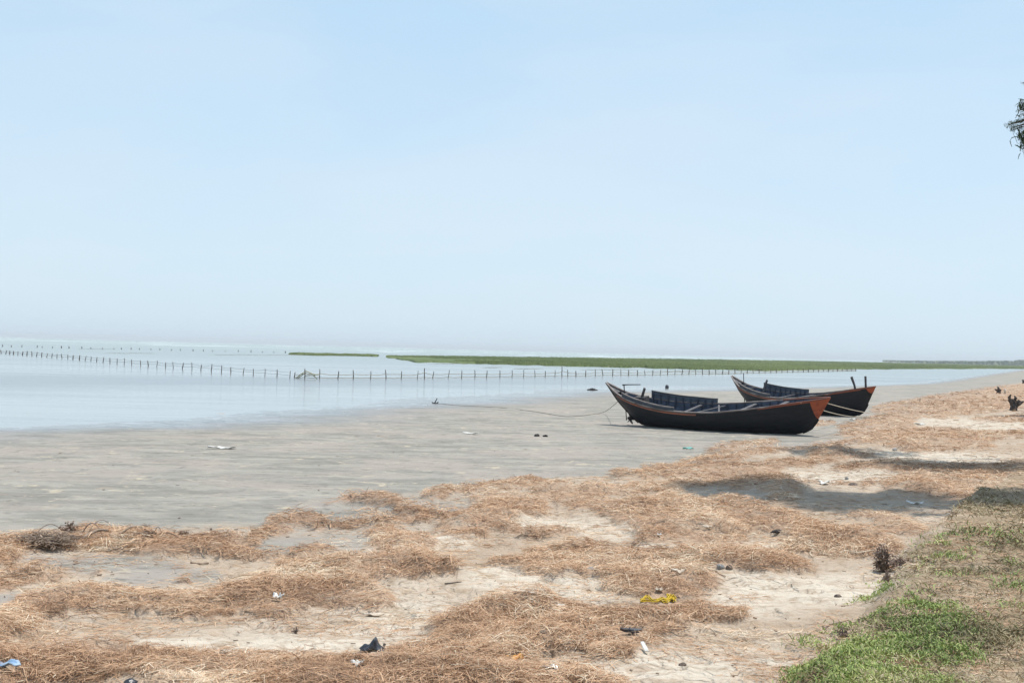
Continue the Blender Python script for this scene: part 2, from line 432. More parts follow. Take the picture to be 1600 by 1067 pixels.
M_GROUND = ground_material()
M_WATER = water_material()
M_STRAW = straw_material("dry_straw", [(0.0, (0.12, 0.075, 0.05)), (0.2, (0.38, 0.225, 0.13)), (0.5, (0.56, 0.35, 0.21)), (0.80, (0.67, 0.485, 0.315)), (1.0, (0.76, 0.66, 0.50))])
M_DARKSTRAW = straw_material("grey_twigs", [(0.0, (0.16, 0.115, 0.085)), (0.5, (0.29, 0.205, 0.155)), (1.0, (0.44, 0.33, 0.25))])
M_GRASS = straw_material("green_grass", [(0.0, (0.20, 0.155, 0.09)), (0.2, (0.21, 0.26, 0.085)), (0.55, (0.34, 0.42, 0.125)), (0.82, (0.50, 0.51, 0.19)), (1.0, (0.58, 0.48, 0.30))], 0.6)
M_DRYGRASS = straw_material("thin_dry_grass", [(0.0, (0.13, 0.13, 0.065)), (0.35, (0.25, 0.2, 0.11)), (0.7, (0.38, 0.30, 0.18)), (1.0, (0.5, 0.42, 0.28))])
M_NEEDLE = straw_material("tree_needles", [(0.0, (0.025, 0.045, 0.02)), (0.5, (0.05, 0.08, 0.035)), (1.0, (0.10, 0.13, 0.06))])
M_BARK = basic("tree_bark", (0.16, 0.12, 0.09), (0.08, 0.06, 0.045), 0.9, 6, bump=0.8, bdist=0.03, stretch=(1, 1, 0.25))

# ------------------------------------------------------------------ ground sheet
def build_ground():
    az_d = np.radians(np.linspace(-33, 33, 720))
    az_l = np.radians(np.linspace(-180, -33, 74))[:-1]; az_r = np.radians(np.linspace(33, 180, 74))[1:]
    az = np.concatenate([az_l, az_d, az_r])[:-1]         # closes on itself
    r1 = np.exp(np.linspace(math.log(2.6), math.log(60), 640)); r2 = np.exp(np.linspace(math.log(60), math.log(9000), 170))[1:]
    rr = np.concatenate([np.linspace(0.3, 2.5, 10), r1, r2])
    A, R = np.meshgrid(az, rr)
    X = (R * np.sin(A)).ravel(); Y = (R * np.cos(A)).ravel()
    z, lit, mud, soil, wet, dw, ds, px, py, f, pale, mound = surface(X, Y)
    nr, na = len(rr), len(az)
    i = np.arange(nr - 1)[:, None] * na; j = np.arange(na)[None, :]; j2 = (j + 1) % na
    F = np.stack([i + j, i + j2, i + na + j2, i + na + j], -1).reshape(-1, 4)[:, ::-1]
    V = np.stack([X, Y, z], 1)
    # close the hole under the camera
    me = mesh_np("beach_ground", V, F, {"mud": mud, "litter": lit, "soil": soil, "wet": wet, "pale": pale})
    o = link("beach_ground", me, M_GROUND, None, True)
    tag(o, kind="structure")
build_ground()

me = bpy.data.meshes.new("sea_water")
n = 128; Vw = [(0, 0, 0)]; Fw = []
ringr = [60, 300, 1500, 9000]
for r in ringr: Vw += [(r * math.cos(2 * PI * k / n), r * math.sin(2 * PI * k / n), 0) for k in range(n)]
for k in range(n): Fw.append((0, 1 + k, 1 + (k + 1) % n))
for q in range(len(ringr) - 1):
    for k in range(n): Fw.append((1 + q * n + k, 1 + (q + 1) * n + k, 1 + (q + 1) * n + (k + 1) % n, 1 + q * n + (k + 1) % n))
me.from_pydata(Vw, [], Fw); me.update()
tag(link("sea_water", me, M_WATER), kind="structure")

# ------------------------------------------------------------------ strands (straw, grass)
def ribbons(c, ang, length, width, arch, tilt, roll, tone, segs=2):
    """N flat curved strands; c (N,3) centre, ang heading, tilt rise of the far end, roll about its own axis"""
    N = len(c)
    d = np.stack([np.cos(ang) * np.cos(tilt), np.sin(ang) * np.cos(tilt), np.sin(tilt)], 1)
    sd = np.stack([-np.sin(ang), np.cos(ang), np.zeros(N)], 1)
    nn = np.cross(d, sd)
    w = sd * np.cos(roll)[:, None] + nn * np.sin(roll)[:, None]
    bend = sd * (RNG.normal(0, 0.16, N) * length)[:, None]
    rows = []
    for k in range(segs + 1):
        s = k / segs - 0.5
        p = c + d * (length * s)[:, None] + np.array([0, 0, 1]) * (arch * (1 - 4 * s * s))[:, None] + bend * (1 - 4 * s * s)
        ww = width * (1.0 if 0 < k < segs else 0.55)
        rows += [p - w * (ww / 2)[:, None], p + w * (ww / 2)[:, None]]
    V = np.stack(rows, 1).reshape(-1, 3)
    b = np.arange(N)[:, None] * (2 * (segs + 1))
    F = np.concatenate([np.stack([b[:, 0] + 2 * k, b[:, 0] + 2 * k + 1, b[:, 0] + 2 * k + 3, b[:, 0] + 2 * k + 2], 1) for k in range(segs)])
    return V, F, np.repeat(tone, 2 * (segs + 1))

def scatter_px(n, x0, x1, y0, y1, zguess=0.75):
    """points spread evenly over a part of the view, dropped on the ground there"""
    px = RNG.uniform(x0, x1, n); py = RNG.uniform(y0, y1, n)
    hy = 525.5 + 0.0268 * px + 6
    ok = py > hy; px, py = px[ok], py[ok]
    a = (px - 800) / FPX; b = (533.5 - py) / FPX
    D = fwd[None] + a[:, None] * rgt[None] + b[:, None] * upv[None]
    z = np.full(len(px), zguess)
    for _ in range(7):
        t = (z - CAMZ) / D[:, 2]
        X = D[:, 0] * t; Y = D[:, 1] * t
        z = 0.5 * z + 0.5 * height_base(X, Y)[0]
    return X, Y

KEEP = [(582,1012,26,12),(1028,938,32,9),(986,990,22,8),(1005,1016,12,12),(803,1034,16,9),(1132,885,18,9),(1060,897,14,6),(8,1044,24,8),(204,1062,14,8),(434,939,10,9),(558,1043,13,8),(1066,1037,9,7),(747,1016,8,9),(861,1049,15,7),(846,987,12,5),(925,888,11,5),(1288,757,12,5),(1334,753,14,7),(1437,664,12,3),(1399,701,7,4),(876,949,8,4),(1105,826,9,4),(1030,838,6,4),(1030,925,8,5),(1218,826,17,5),(1368,914,13,6),(1309,930,8,6),(708,911,16,3),(686,925,9,4),(583,962,18,4),(312,881,18,3),(1126,897,12,6),(1440,787,14,4),(1075,702,9,4)]
def straw():
    X, Y = scatter_px(900000, -180, 1780, 585, 1180)
    z, lit, mud, soil, wet, dw, ds, px, py, f, pale, mound = surface(X, Y)
    thin = 0.17 * sst(0.35, 0.62, fbm(X * 1.1 + 21, Y * 1.1 + 4, 4)) * (dw > 0.3) * (1 - 0.3 * mud) + 0.02 * sst(0.05, 0.6, lit)
    prob = np.clip(lit * 1.15 * (0.30 + 0.85 * sst(0.32, 0.62, fbm(X * 2.2, Y * 2.2, 4))) * (0.30 + 0.80 * sst(0.38, 0.56, fbm(X * 0.8 + 60, Y * 0.8 + 12, 3))) + thin, 0, 1)
    sx, sy, _ = project(X, Y, z)
    for kx, ky, krx, kry in KEEP:
        prob[((sx - kx) / (krx * 1.05)) ** 2 + ((sy - ky - 0.25 * kry) / (kry * 1.25)) ** 2 < 1] *= 0.04
    keep = RNG.random(len(X)) < prob
    X, Y, z, lit, f, mound, soil = (q[keep] for q in (X, Y, z, lit, f, mound, soil))
    N = len(X)
    flow = 2.4 * PI * fbm(X * 0.55, Y * 0.55, 3) + 1.5 * PI * (fbm(X * 2.1 + 5, Y * 2.1 + 3, 2) - 0.5)
    ang = flow + RNG.normal(0, 0.85, N)
    sc = np.clip(f / 9.0, 0.75, 7)
    length = RNG.gamma(4, 0.026, N) * sc ** 0.55
    width = RNG.gamma(5, 0.00072, N) * sc ** 0.95
    lift = lit * (0.012 + 0.035 * RNG.random(N) ** 1.5) * (0.6 + sst(0.35, 0.8, mound)) + 0.006
    tilt = RNG.normal(0, 0.16, N) * lit + RNG.normal(0, 0.03, N)
    up = RNG.random(N) < 0.02
    tilt = np.where(up & (lit > 0.5), RNG.uniform(0.4, 1.1, N), tilt)
    c = np.stack([X, Y, z + lift], 1)
    patch = fbm(X * 1.2 + 40, Y * 1.2 + 8, 3)
    tone = np.clip(0.52 + 1.1 * (patch - 0.5) + RNG.normal(0, 0.24, N), 0, 1)
    V, F, T = ribbons(c, ang, length, width, length * RNG.uniform(0.0, 0.12, N) * (0.3 + lit), tilt, RNG.normal(0, 0.5, N), tone)
    o = link("straw_litter", mesh_np("straw_litter", V, F, {"tone": T}), M_STRAW)
    tag(o, "brown dried straw washed up in drifts and loose strands all over the beach", "straw litter", kind="stuff")
straw()

def inpoly(poly, x, y):
    r = np.zeros(np.shape(x), bool)
    for i in range(len(poly)):
        x1, y1 = poly[i]; x2, y2 = poly[i - 1]
        c = ((y1 > y) != (y2 > y)) & (x < (x2 - x1) * (y - y1) / (y2 - y1 + 1e-9) + x1)
        r ^= c
    return r
def blades(name, n, box, densfn, length, width, label, cat, mat, tilt=(0.2, 1.2), lo=0.0, tonebias=0.0):
    X, Y = scatter_px(n, *box)
    z, lit, mud, soil, wet, dw, ds, px, py, f, pale, mound = surface(X, Y)
    px, py, _ = project(X, Y, z)
    keep = RNG.random(len(X)) < densfn(px, py, X, Y, lit, soil)
    X, Y, z, f = X[keep], Y[keep], z[keep], f[keep]; N = len(X)
    sc = np.clip(f / 7.0, 0.8, 3)
    ln = RNG.uniform(length[0], length[1], N) * sc ** 0.4; w = RNG.uniform(width[0], width[1], N) * sc
    tl = RNG.uniform(tilt[0], tilt[1], N)
    clump = fbm(X * 2.5 + 3, Y * 2.5 + 9, 3)
    ln = ln * (0.5 + 1.0 * clump)
    c = np.stack([X, Y, z + np.sin(tl) * ln * 0.45 + lo * clump], 1)
    tone = np.clip(0.5 + 1.3 * (fbm(X * 1.9 + 8, Y * 1.9, 4) - 0.5) + RNG.normal(0, 0.2, N) + tonebias, 0, 1)
    V, F, T = ribbons(c, RNG.uniform(0, 2 * PI, N), ln, w, ln * RNG.uniform(0.05, 0.25, N), tl, RNG.normal(0, 0.8, N), tone)
    tag(link(name, mesh_np(name, V, F, {"tone": T}), mat), label, cat, kind="stuff")

PATCH = [(1225, 1085), (1250, 1045), (1300, 1012), (1345, 990), (1362, 960), (1372, 938), (1405, 925), (1440, 925), (1490, 945), (1525, 985), (1530, 1010), (1500, 1040), (1500, 1090)]
def d_green(px, py, X, Y, lit, soil):
    w = 34 * (fbm(X * 2.2, Y * 2.2, 3) - 0.5) * 2
    w = w + 40 * (fbm(X * 7, Y * 7, 3) - 0.5)
    core = inpoly(PATCH, px + w, py + w * 0.6)
    soft = sum(inpoly(PATCH, px + w + ox, py + w * 0.6 + oy).astype(float) for ox, oy in ((0, 0), (22, 0), (-22, 0), (0, 12), (0, -12), (40, 6), (-40, -6), (12, 22), (-12, -22))) / 9
    return soft ** 2.4 * (0.14 + 0.86 * sst(0.36, 0.62, fbm(X * 3.6 + 4, Y * 3.6, 4)))
blades("green_grass", 120000, (1190, 1560, 890, 1120, 0.95), d_green, (0.014, 0.048), (0.0045, 0.010), "low green grass patch growing along the bank at the right foreground", "grass", M_GRASS, lo=0.03)
def d_tuft(px, py, X, Y, lit, soil):
    e = np.exp(-(((px - 1520) / 45) ** 2 + ((py - 846) / 12) ** 2)) + 0.55 * np.exp(-(((px - 1480) / 45) ** 2 + ((py - 866) / 12) ** 2))
    e = e + 0.30 * np.exp(-(((px - 1470) / 40) ** 2 + ((py - 895) / 14) ** 2)) + 0.35 * np.exp(-(((px - 1590) / 30) ** 2 + ((py - 915) / 45) ** 2))
    return np.clip(e * sst(0.42, 0.66, fbm(X * 3.6, Y * 3.6, 3)) * 0.36, 0, 1)
blades("green_weeds", 120000, (1380, 1680, 790, 1010, 0.9), d_tuft, (0.025, 0.06), (0.0045, 0.009), "sparse green weeds sprouting from dry brown soil at the right edge", "weeds", M_GRASS, lo=0.03, tonebias=0.05)
def d_dry(px, py, X, Y, lit, soil):
    return soil * (0.10 + 0.75 * sst(0.42, 0.68, fbm(X * 1.4 + 2, Y * 1.4 + 6, 4)))
blades("dry_grass", 90000, (1200, 1760, 770, 1160, 0.95), d_dry, (0.035, 0.09), (0.0035, 0.0075), "thin short dry grass over the brown soil on the right", "dry grass", M_DRYGRASS, tilt=(0.05, 0.8))

# ------------------------------------------------------------------ salt marsh on the flats
def marsh():
    xs = [455, 500, 550, 590, 620, 650, 700, 750, 800, 850, 900, 950, 1000, 1100, 1200, 1300, 1400, 1450, 1550, 1620, 1700]
    bot = [554.4, 555.4, 556.4, 557.2, 561.0, 566.3, 567.8, 569.0, 569.8, 571.2, 573.0, 574.2, 574.6, 577.8, 579.6, 577.5, 577.0, 576.6, 576.2, 577.0, 578.2]
    top = [553.4, 553.2, 553.6, 555.4, 556.0, 556.2, 556.6, 557.0, 557.6, 558.2, 558.8, 559.5, 560.2, 561.3, 562.8, 564.6, 566.5, 567.6, 570.0, 571.5, 573.4]
    cols = np.arange(455, 1700, 1.5); NR = 46
    V = []; nc = len(cols)
    pb = np.interp(cols, xs, bot); pt = np.interp(cols, xs, top)
    hor = 525.5 + 0.0268 * cols
    yb = CAMZ * FPX / np.maximum(pb - hor, 1.2); yt = (CAMZ - 0.35) * FPX / np.maximum(pt - hor, 1.0)
    yt = np.maximum(np.minimum(yt, 2600), yb * 1.03)
    jag = 1 + 0.05 * (fbm(cols * 0.05, cols * 0, 4) - 0.5) * 2
    yb = yb * jag
    XX = np.zeros((NR, nc)); YY = np.zeros((NR, nc))
    for r in range(NR):
        t = (r / (NR - 1)) ** 1.2
        Y = np.exp(np.log(yb) * (1 - t) + np.log(yt) * t)
        YY[r] = Y; XX[r] = (cols - 800) / FPX * Y
    edge = np.minimum(np.arange(NR), NR - 1 - np.arange(NR))[:, None]
    nz = fbm(XX * 0.035, YY * 0.018, 4); nb = fbm(XX * 0.4, YY * 0.4, 3)
    left = (0.15 * sst(760, 480, cols) + 0.5 * np.exp(-((cols - 598) / 7.0) ** 2))[None, :]
    cover = sst(0.30, 0.44, nz - left + 0.05 * np.clip(edge - 1, 0, 5)) * sst(-1, 2.5, edge)
    ZZ = -0.12 + cover * (0.30 + 0.28 * nb)
    ZZ = np.where(edge == 0, -0.3, ZZ)
    i = np.arange(NR - 1)[:, None] * nc; j = np.arange(nc - 1)[None, :]
    F = np.stack([i + j, i + j + 1, i + nc + j + 1, i + nc + j], -1).reshape(-1, 4)
    P = np.stack([XX.ravel(), YY.ravel(), ZZ.ravel()], 1)
    # upright grass tufts over the near part
    N = 90000
    cc = RNG.uniform(455, 1690, N); tt = RNG.random(N) ** 2.0 * 0.98 + 0.01
    B = np.interp(cc, cols, yb); T = np.interp(cc, cols, yt)
    Y = np.exp(np.log(B) * (1 - tt) + np.log(T) * tt); X = (cc - 800) / FPX * Y
    ok = (fbm(X * 0.035, Y * 0.018, 4) - 0.15 * sst(760, 480, cc) - 0.5 * np.exp(-((cc - 598) / 7.0) ** 2) + 0.15 * tt + 0.10) > 0.40
    X, Y = X[ok], Y[ok]; N = len(X)
    hgt = RNG.uniform(0.35, 0.65, N) * (0.6 + 0.6 * fbm(X * 0.3, Y * 0.3, 2)); wd = Y * 0.0011 * RNG.uniform(0.7, 1.6, N)
    a = RNG.uniform(-0.7, 0.7, N)
    p0 = np.stack([X - wd * np.cos(a), Y - wd * np.sin(a), np.full(N, -0.02)], 1); p1 = np.stack([X + wd * np.cos(a), Y + wd * np.sin(a), np.full(N, -0.02)], 1)
    lean = RNG.normal(0, 0.5, N) * wd
    p2 = np.stack([X + wd * 0.5 + lean, Y + hgt * 0.9, hgt], 1); p3 = np.stack([X - wd * 0.5 + lean, Y + hgt * 0.9, hgt * RNG.uniform(0.7, 1, N)], 1)
    Vt = np.stack([p0, p1, p2, p3], 1).reshape(-1, 3); o0 = len(P)
    Ft = o0 + np.arange(N * 4).reshape(-1, 4)
    m, nt, b = newmat("marsh_grass"); t = NT(nt)
    c = t.mix(t.ramp(t.noise(t.coord((0.02, 0.012, 1)), 1.0, 5, 0.6), 0.35, 0.65), (0.085, 0.118, 0.042), (0.148, 0.18, 0.066))
    c = t.mix(t.ramp(t.noise(t.coord((1.2, 0.3, 0.5)), 1.0, 4, 0.7), 0.55, 0.75), c, (0.22, 0.22, 0.11))
    t.put(b.inputs["Base Color"], c); b.inputs["Roughness"].default_value = 0.8; b.inputs["Specular IOR Level"].default_value = 0.1
    o = link("marsh_grass", mesh_np("marsh_grass", np.concatenate([P, Vt]), np.concatenate([F, Ft])), m)
    tag(o, "long green bed of marsh grass standing in the shallow sea near the horizon", "marsh grass", kind="stuff")
marsh()

# low bare mud bars beyond the fence, thin dark lines on the water
M_BAR = basic("wet_mud_bar", (0.13, 0.135, 0.11), (0.20, 0.20, 0.17), 0.5, 0.4)
for (xa, xb, yy) in ((160, 244, 552.2), (326, 402, 554.6), (385, 470, 555.0), (668, 745, 568.6), (752, 786, 574.5), (800, 850, 576.5), (905, 1000, 578.0), (1000, 1030, 574.8), (1010, 1120, 580.5), (1090, 1160, 584.0), (120, 180, 545.5)):
    n = 24; vs = []; fs = []
    for k in range(n + 1):
        px = xa + (xb - xa) * k / n; prof = math.sin(PI * k / n) ** 0.5
        Yc = at_z(px, yy + 0.8 * (random.random() - 0.5))[1]
        hd = Yc * 0.012 * prof * (0.6 + 0.6 * random.random()) + 0.1
        for s, zz in ((-1, -0.15), (-0.5, 0.05 * prof), (0.5, 0.06 * prof), (1, -0.15)):
            p = at_z(px, yy); kx = (Yc + s * hd) / p[1]
            vs.append((p[0] * kx, Yc + s * hd, zz))
    for k in range(n):
        for q in range(3): fs.append((k * 4 + q, k * 4 + 4 + q, k * 4 + 5 + q, k * 4 + 1 + q))
    tag(MB().add(vs, fs).build("mud_bar", M_BAR), kind="structure")

# far woods low on the horizon at the right
def far_woods():
    N = 16000
    t = RNG.random(N); px = 1380 + 430 * t ** 0.9
    Y = RNG.uniform(1500, 2400, N); X = (px - 800) / FPX * Y
    hmax = 1.0 + 2.6 * sst(1380, 1560, px) + 3.5 * sst(1480, 1640, px) * fbm(px * 0.06, px * 0, 3) + 2.0 * sst(1582, 1594, px)
    z = RNG.random(N) * hmax; s = RNG.uniform(1.0, 2.2, N)
    a = RNG.uniform(0, PI, N); tl = RNG.uniform(-0.7, 0.7, N)
    c = np.stack([X, Y, z + 0.3], 1)
    u = np.stack([np.cos(a) * s, np.sin(a) * s, 0 * s], 1); w = np.stack([-np.sin(a) * np.sin(tl) * s, np.cos(a) * np.sin(tl) * s, np.cos(tl) * s * 0.7], 1)
    V = np.stack([c - u - w, c + u - w, c + u + w, c - u + w], 1).reshape(-1, 3)
    F = np.arange(N * 4).reshape(-1, 4)
    o = link("distant_woods", mesh_np("distant_woods", V, F), basic("far_foliage", (0.12, 0.15, 0.08), (0.17, 0.19, 0.11), 0.9, 0.05, bump=0))
    tag(o, "faint strip of woods low on the horizon at the far right", "woods", kind="stuff")
far_woods()

# ------------------------------------------------------------------ fences in the water
M_POST = basic("weathered_post", (0.085, 0.07, 0.055), (0.15, 0.125, 0.10), 0.85, 5, stretch=(1, 1, 0.3))
M_BAMBOO = basic("pale_bamboo", (0.50, 0.46, 0.30), (0.38, 0.34, 0.21), 0.6, 5)
M_NETLINE = basic("fence_line", (0.12, 0.11, 0.09), (0.2, 0.18, 0.14), 0.9, 9)
M_BAMRAIL = basic("fence_bamboo_rail", (0.24, 0.22, 0.13), (0.33, 0.26, 0.17), 0.8, 3)
def wl(px, py): return Vector(at_z(px, py, 0.0))
post_mesh = {}
def make_post(h, r, lean, parent, loc, mat):
    m = MB(); pts = [Vector((lean * (z / h) * h + 0.012 * math.sin(z * 5 + h * 9), 0.01 * math.cos(z * 4), z)) for z in (-0.35, 0, h * 0.35, h * 0.7, h)]
    m.tube(pts, [r * 1.1, r * 1.08, r, r * 0.92, r * 0.8], 7)
    o = m.build("post", mat, parent, True); o.location = loc
    return o
def fence(posts, label, hts, rails, railmat, r=0.034):
    base = wl(*posts[len(posts) // 2][:2])
    root = empty("water_fence", base); tag(root, label, "fence")
    P = []
    for k, pp in enumerate(posts):
        p = wl(pp[0], pp[1]); h = hts(p, k) if len(pp) < 3 else pp[2]
        lean = random.gauss(0, 0.085); P.append((p, h, lean))
        make_post(h, max(r, p[1] * 0.00036) * random.uniform(0.8, 1.25), lean, root, p - base, M_POST)
    for frac in rails:
        m = MB()
        for (a, ha, la), (b, hb, lb) in zip(P[:-1], P[1:]):
            fa = ha * frac * random.uniform(0.9, 1.1); fb = hb * frac * random.uniform(0.9, 1.1)
            A = a + Vector((la * fa, -0.04, fa)) - base; B = b + Vector((lb * fb, -0.04, fb)) - base
            mid = (A + B) / 2 - Vector((0, 0, random.uniform(0.0, 0.06)))
            m.tube([A, mid, B], max(0.011, a[1] * 0.00011) * (1.9 if railmat is M_BAMRAIL else 1.0), 5)
        m.build("rail", railmat, root)
    return root
lp = [2, 9, 15, 21, 28, 35, 42, 50, 57, 65, 73, 81, 89, 97, 106, 114, 124, 133, 142, 151, 161, 172, 183, 194, 206, 220, 232, 245, 259, 271, 285, 300, 314, 330, 346, 361, 380, 396, 414, 433, 453]
lx = [0, 100, 200, 300, 400, 440, 460]; ly = [552.6, 560.5, 570.0, 577.5, 586.5, 589.5, 591.5]
fence([(x, float(np.interp(x, lx, ly))) for x in [-14, -6] + lp], "left wing of the water fence, dark stakes running from the left edge to the bend", lambda p, k: 0.60 * random.uniform(0.85, 1.12), (0.78, 0.42), M_NETLINE)
rp = [476, 499, 528, 552, 579, 603, 627, 652, 676, 700, 721, 742, 760, 781, 800, 818, 836, 852, 867, 887, 900, 915, 930, 942, 957, 970, 982, 996]
x = 996
while x < 1335:
    x += 12 - 5.2 * (x - 996) / 340; rp.append(round(x, 1))
rx = [460, 500, 600, 700, 800, 900, 1000, 1100, 1200, 1340]; ry = [591.5, 592, 592, 591, 589.5, 588.2, 586.6, 585, 582.8, 579.8]
posts = [(x, float(np.interp(x, rx, ry))) for x in rp]
posts += [(460, 590.5, 0.45), (663, 591.5, 0.88), (878, 588.6, 1.06)]
posts.sort(key=lambda q: q[0])
fence(posts, "right wing of the water fence with bamboo rails, running from the bend past the boats", lambda p, k: 0.70 * random.uniform(0.86, 1.1) * (1 - 0.1 * (p[1] > 200)), (0.52, 0.14), M_BAMRAIL)
fx = [4, 18, 34, 58, 66, 82, 96, 108, 128, 142, 160, 178, 190, 205, 218, 236, 250, 268, 282, 302, 318, 332, 352, 372, 392, 410, 428, 446]
fence([(x, float(np.interp(x, [0, 100, 250, 450], [541.8, 544.2, 547.2, 551.8]))) for x in fx], "faint low row of far stakes near the horizon at left, behind the long fence", lambda p, k: 0.58 * random.uniform(0.5, 1.2), (), M_NETLINE)

# bamboo poles leaning as an arch at the bend
b0 = wl(476, 591.5); root = empty("bamboo_prop", b0); tag(root, "pale bamboo poles propped as a low arch around a stake at the fence bend", "bamboo prop")
def wpt(px, py, Y): return Vector(at_depth(px, py, Y)) - b0
for (A, B) in (((461, 592), (478, 579.5)), ((464, 592), (479, 582)), ((477, 579.5), (493, 586.5)), ((488, 586), (496, 592.5)), ((480, 584), (498, 586)), ((476, 587), (492, 587))):
    m = MB(); m.tube([wpt(*A, b0[1] - 0.1), (wpt(*A, b0[1] - 0.1) + wpt(*B, b0[1] - 0.1)) / 2 + Vector((0, 0, 0.03)), wpt(*B, b0[1] - 0.1)], [0.036, 0.04, 0.032], 7)
    m.build("pole", M_BAMBOO, root, True)

# ------------------------------------------------------------------ wooden boats
def hull_mat(name, c1, c2, wear):
    m, nt, b = newmat(name); t = NT(nt)
    v = t.coord((0.6, 2, 2))
    low = name == 'tarred_hull'
    n1 = t.noise(v, 3, 6, 0.65); n2 = t.noise(t.coord((0.5, 5, 5)), 6, 5, 0.7)
    c = t.mix(t.ramp(n1, 0.4, 0.65), c1, c2)
    c = t.mix(t.ramp(n2, 0.60, 0.76, 0, 0.7), c, wear)
    at = t.attr("plank"); fr = t.math('FRACT', at)
    seam = t.math('MINIMUM', fr, t.math('SUBTRACT', 1.0, fr))
    sm = t.ramp(seam, 0.0, 0.06)
    c = t.mix(t.math('MULTIPLY', t.math('SUBTRACT', 1.0, sm), 0.6), c, tuple(0.35 * k for k in c1))
    if low:   # dried tidal mud splashed along the bottom strakes
        sp = t.n("ShaderNodeSeparateXYZ"); t.l.new(t.coord(), sp.inputs[0])
        edge = t.math('ADD', sp.outputs[2], t.math('MULTIPLY', t.noise(t.coord((1, 1, 1)), 3.5, 6, 0.7), -0.34))
        c = t.mix(t.ramp(edge, -0.02, -0.10, 0, 0.3), c, (0.10, 0.095, 0.085))
        c = t.mix(t.ramp(t.noise(t.coord((4, 4, 0.5)), 2.5, 5, 0.7), 0.58, 0.74, 0, 0.4), c, (0.045, 0.044, 0.048))
    t.put(b.inputs["Base Color"], c); b.inputs["Roughness"].default_value = 0.55; b.inputs["Specular IOR Level"].default_value = 0.3
    t.put(b.inputs["Normal"], t.bump(t.math('ADD', sm, t.math('MULTIPLY', n2, 0.3)), 0.6, 0.012))
    return m
M_HULL = hull_mat("tarred_hull", (0.007, 0.008, 0.012), (0.012, 0.013, 0.017), (0.03, 0.03, 0.034))
M_INNER = hull_mat("inner_planks", (0.05, 0.066, 0.10), (0.085, 0.108, 0.155), (0.20, 0.22, 0.26))
M_WASH = hull_mat("washboard_planks", (0.05, 0.062, 0.082), (0.085, 0.105, 0.135), (0.14, 0.15, 0.16))
M_GUN = basic("worn_gunwale", (0.27, 0.235, 0.215), (0.13, 0.10, 0.09), 0.7, 4, stretch=(0.5, 2, 2))
M_GUNR = basic("red_brown_gunwale", (0.22, 0.075, 0.045), (0.14, 0.065, 0.05), 0.7, 4, stretch=(0.5, 2, 2))
M_ORANGE = basic("orange_paint", (0.33, 0.08, 0.035), (0.20, 0.055, 0.03), 0.6, 5, lo=0.42, hi=0.7, stretch=(0.6, 2, 2))
M_STRAKE = basic("faded_red_strake", (0.30, 0.105, 0.06), (0.19, 0.085, 0.06), 0.7, 3, stretch=(0.4, 2, 2))
M_GREYW = basic("weathered_grey_wood", (0.15, 0.145, 0.145), (0.085, 0.08, 0.085), 0.85, 5, stretch=(0.4, 3, 3))
M_DARKW = basic("dark_wood", (0.06, 0.055, 0.055), (0.10, 0.09, 0.085), 0.8, 5)
M_IRON = basic("black_iron", (0.018, 0.018, 0.02), (0.04, 0.032, 0.028), 0.5, 9, metal=0.3)
BL = 8.6
SX = [0, .64, 1.25, 2.0, 2.7, 3.9, 4.9, 6.1, 7.3, 8.6]; SZ = [1.52, 1.14, .97, .85, .78, .75, .80, .94, 1.10, 1.27]
KX = [0, .46, .68, .87, 1.04, 1.22, 1.40, 1.75, 4.0, 7.0, 7.35, 7.62, 7.90, 8.10, 8.16, 8.6]; KZ = [1.52, .90, .68, .50, .36, .19, .07, .015, 0, 0, .03, .10, .24, .48, .58, 1.27]
def _sp(x, X, Z):
    xs = np.linspace(x - 0.25, x + 0.25, 7)
    return float(np.mean(np.interp(np.clip(xs, 0, BL), X, Z)))
def zs(x): return _sp(x, SX, SZ) if 0.3 < x < BL - 0.3 else float(np.interp(x, SX, SZ))
def zk(x): return min(float(np.interp(x, KX, KZ)), zs(x) - 0.004)
def hb(x):
    t = min(max(x / BL, 0), 1); return 0.93 * max(math.sin(PI * t), 0) ** 0.8 + 0.018
def sec(x, v, inset=0.0, floor=0.0):
    """half breadth and height of the planking at station x"""
    b = max(hb(x) - inset, 0.004); k = min(zk(x) + floor, zs(x) - 0.01); s = zs(x)
    e = abs(2 * x / BL - 1) ** 2.5
    f = (1 - (1 - v) ** 2.2) * (1 - e) + (0.15 * v + 0.85 * v ** 1.25) * e
    g = v ** 1.75 * (1 - e) + v ** 1.1 * e
    return b * f + 0.0, k + (s - k) * g
NS, NV = 72, 15
def shell(x0, x1, inset, floor, flip, mat, name, parent, v0=0.0):
    V = []; A = []; F = []
    xs = [x0 + (x1 - x0) * (0.5 - 0.5 * math.cos(PI * i / (NS - 1))) for i in range(NS)]
    W = 2 * NV - 1
    for xx in xs:
        for q in range(-(NV - 1), NV):
            v = abs(q) / (NV - 1); y, z = sec(xx, v, inset, floor)
            V.append((xx - BL / 2, math.copysign(y, q) if q else 0.0, z)); A.append(v * 7 + 0.02)
    for i in range(NS - 1):
        for q in range(W - 1):
            f = (i * W + q, i * W + q + 1, (i + 1) * W + q + 1, (i + 1) * W + q)
            F.append(f if flip else f[::-1])
    me = mesh_np(name, V, F, {"plank": A})
    return link(name, me, mat, parent, True)
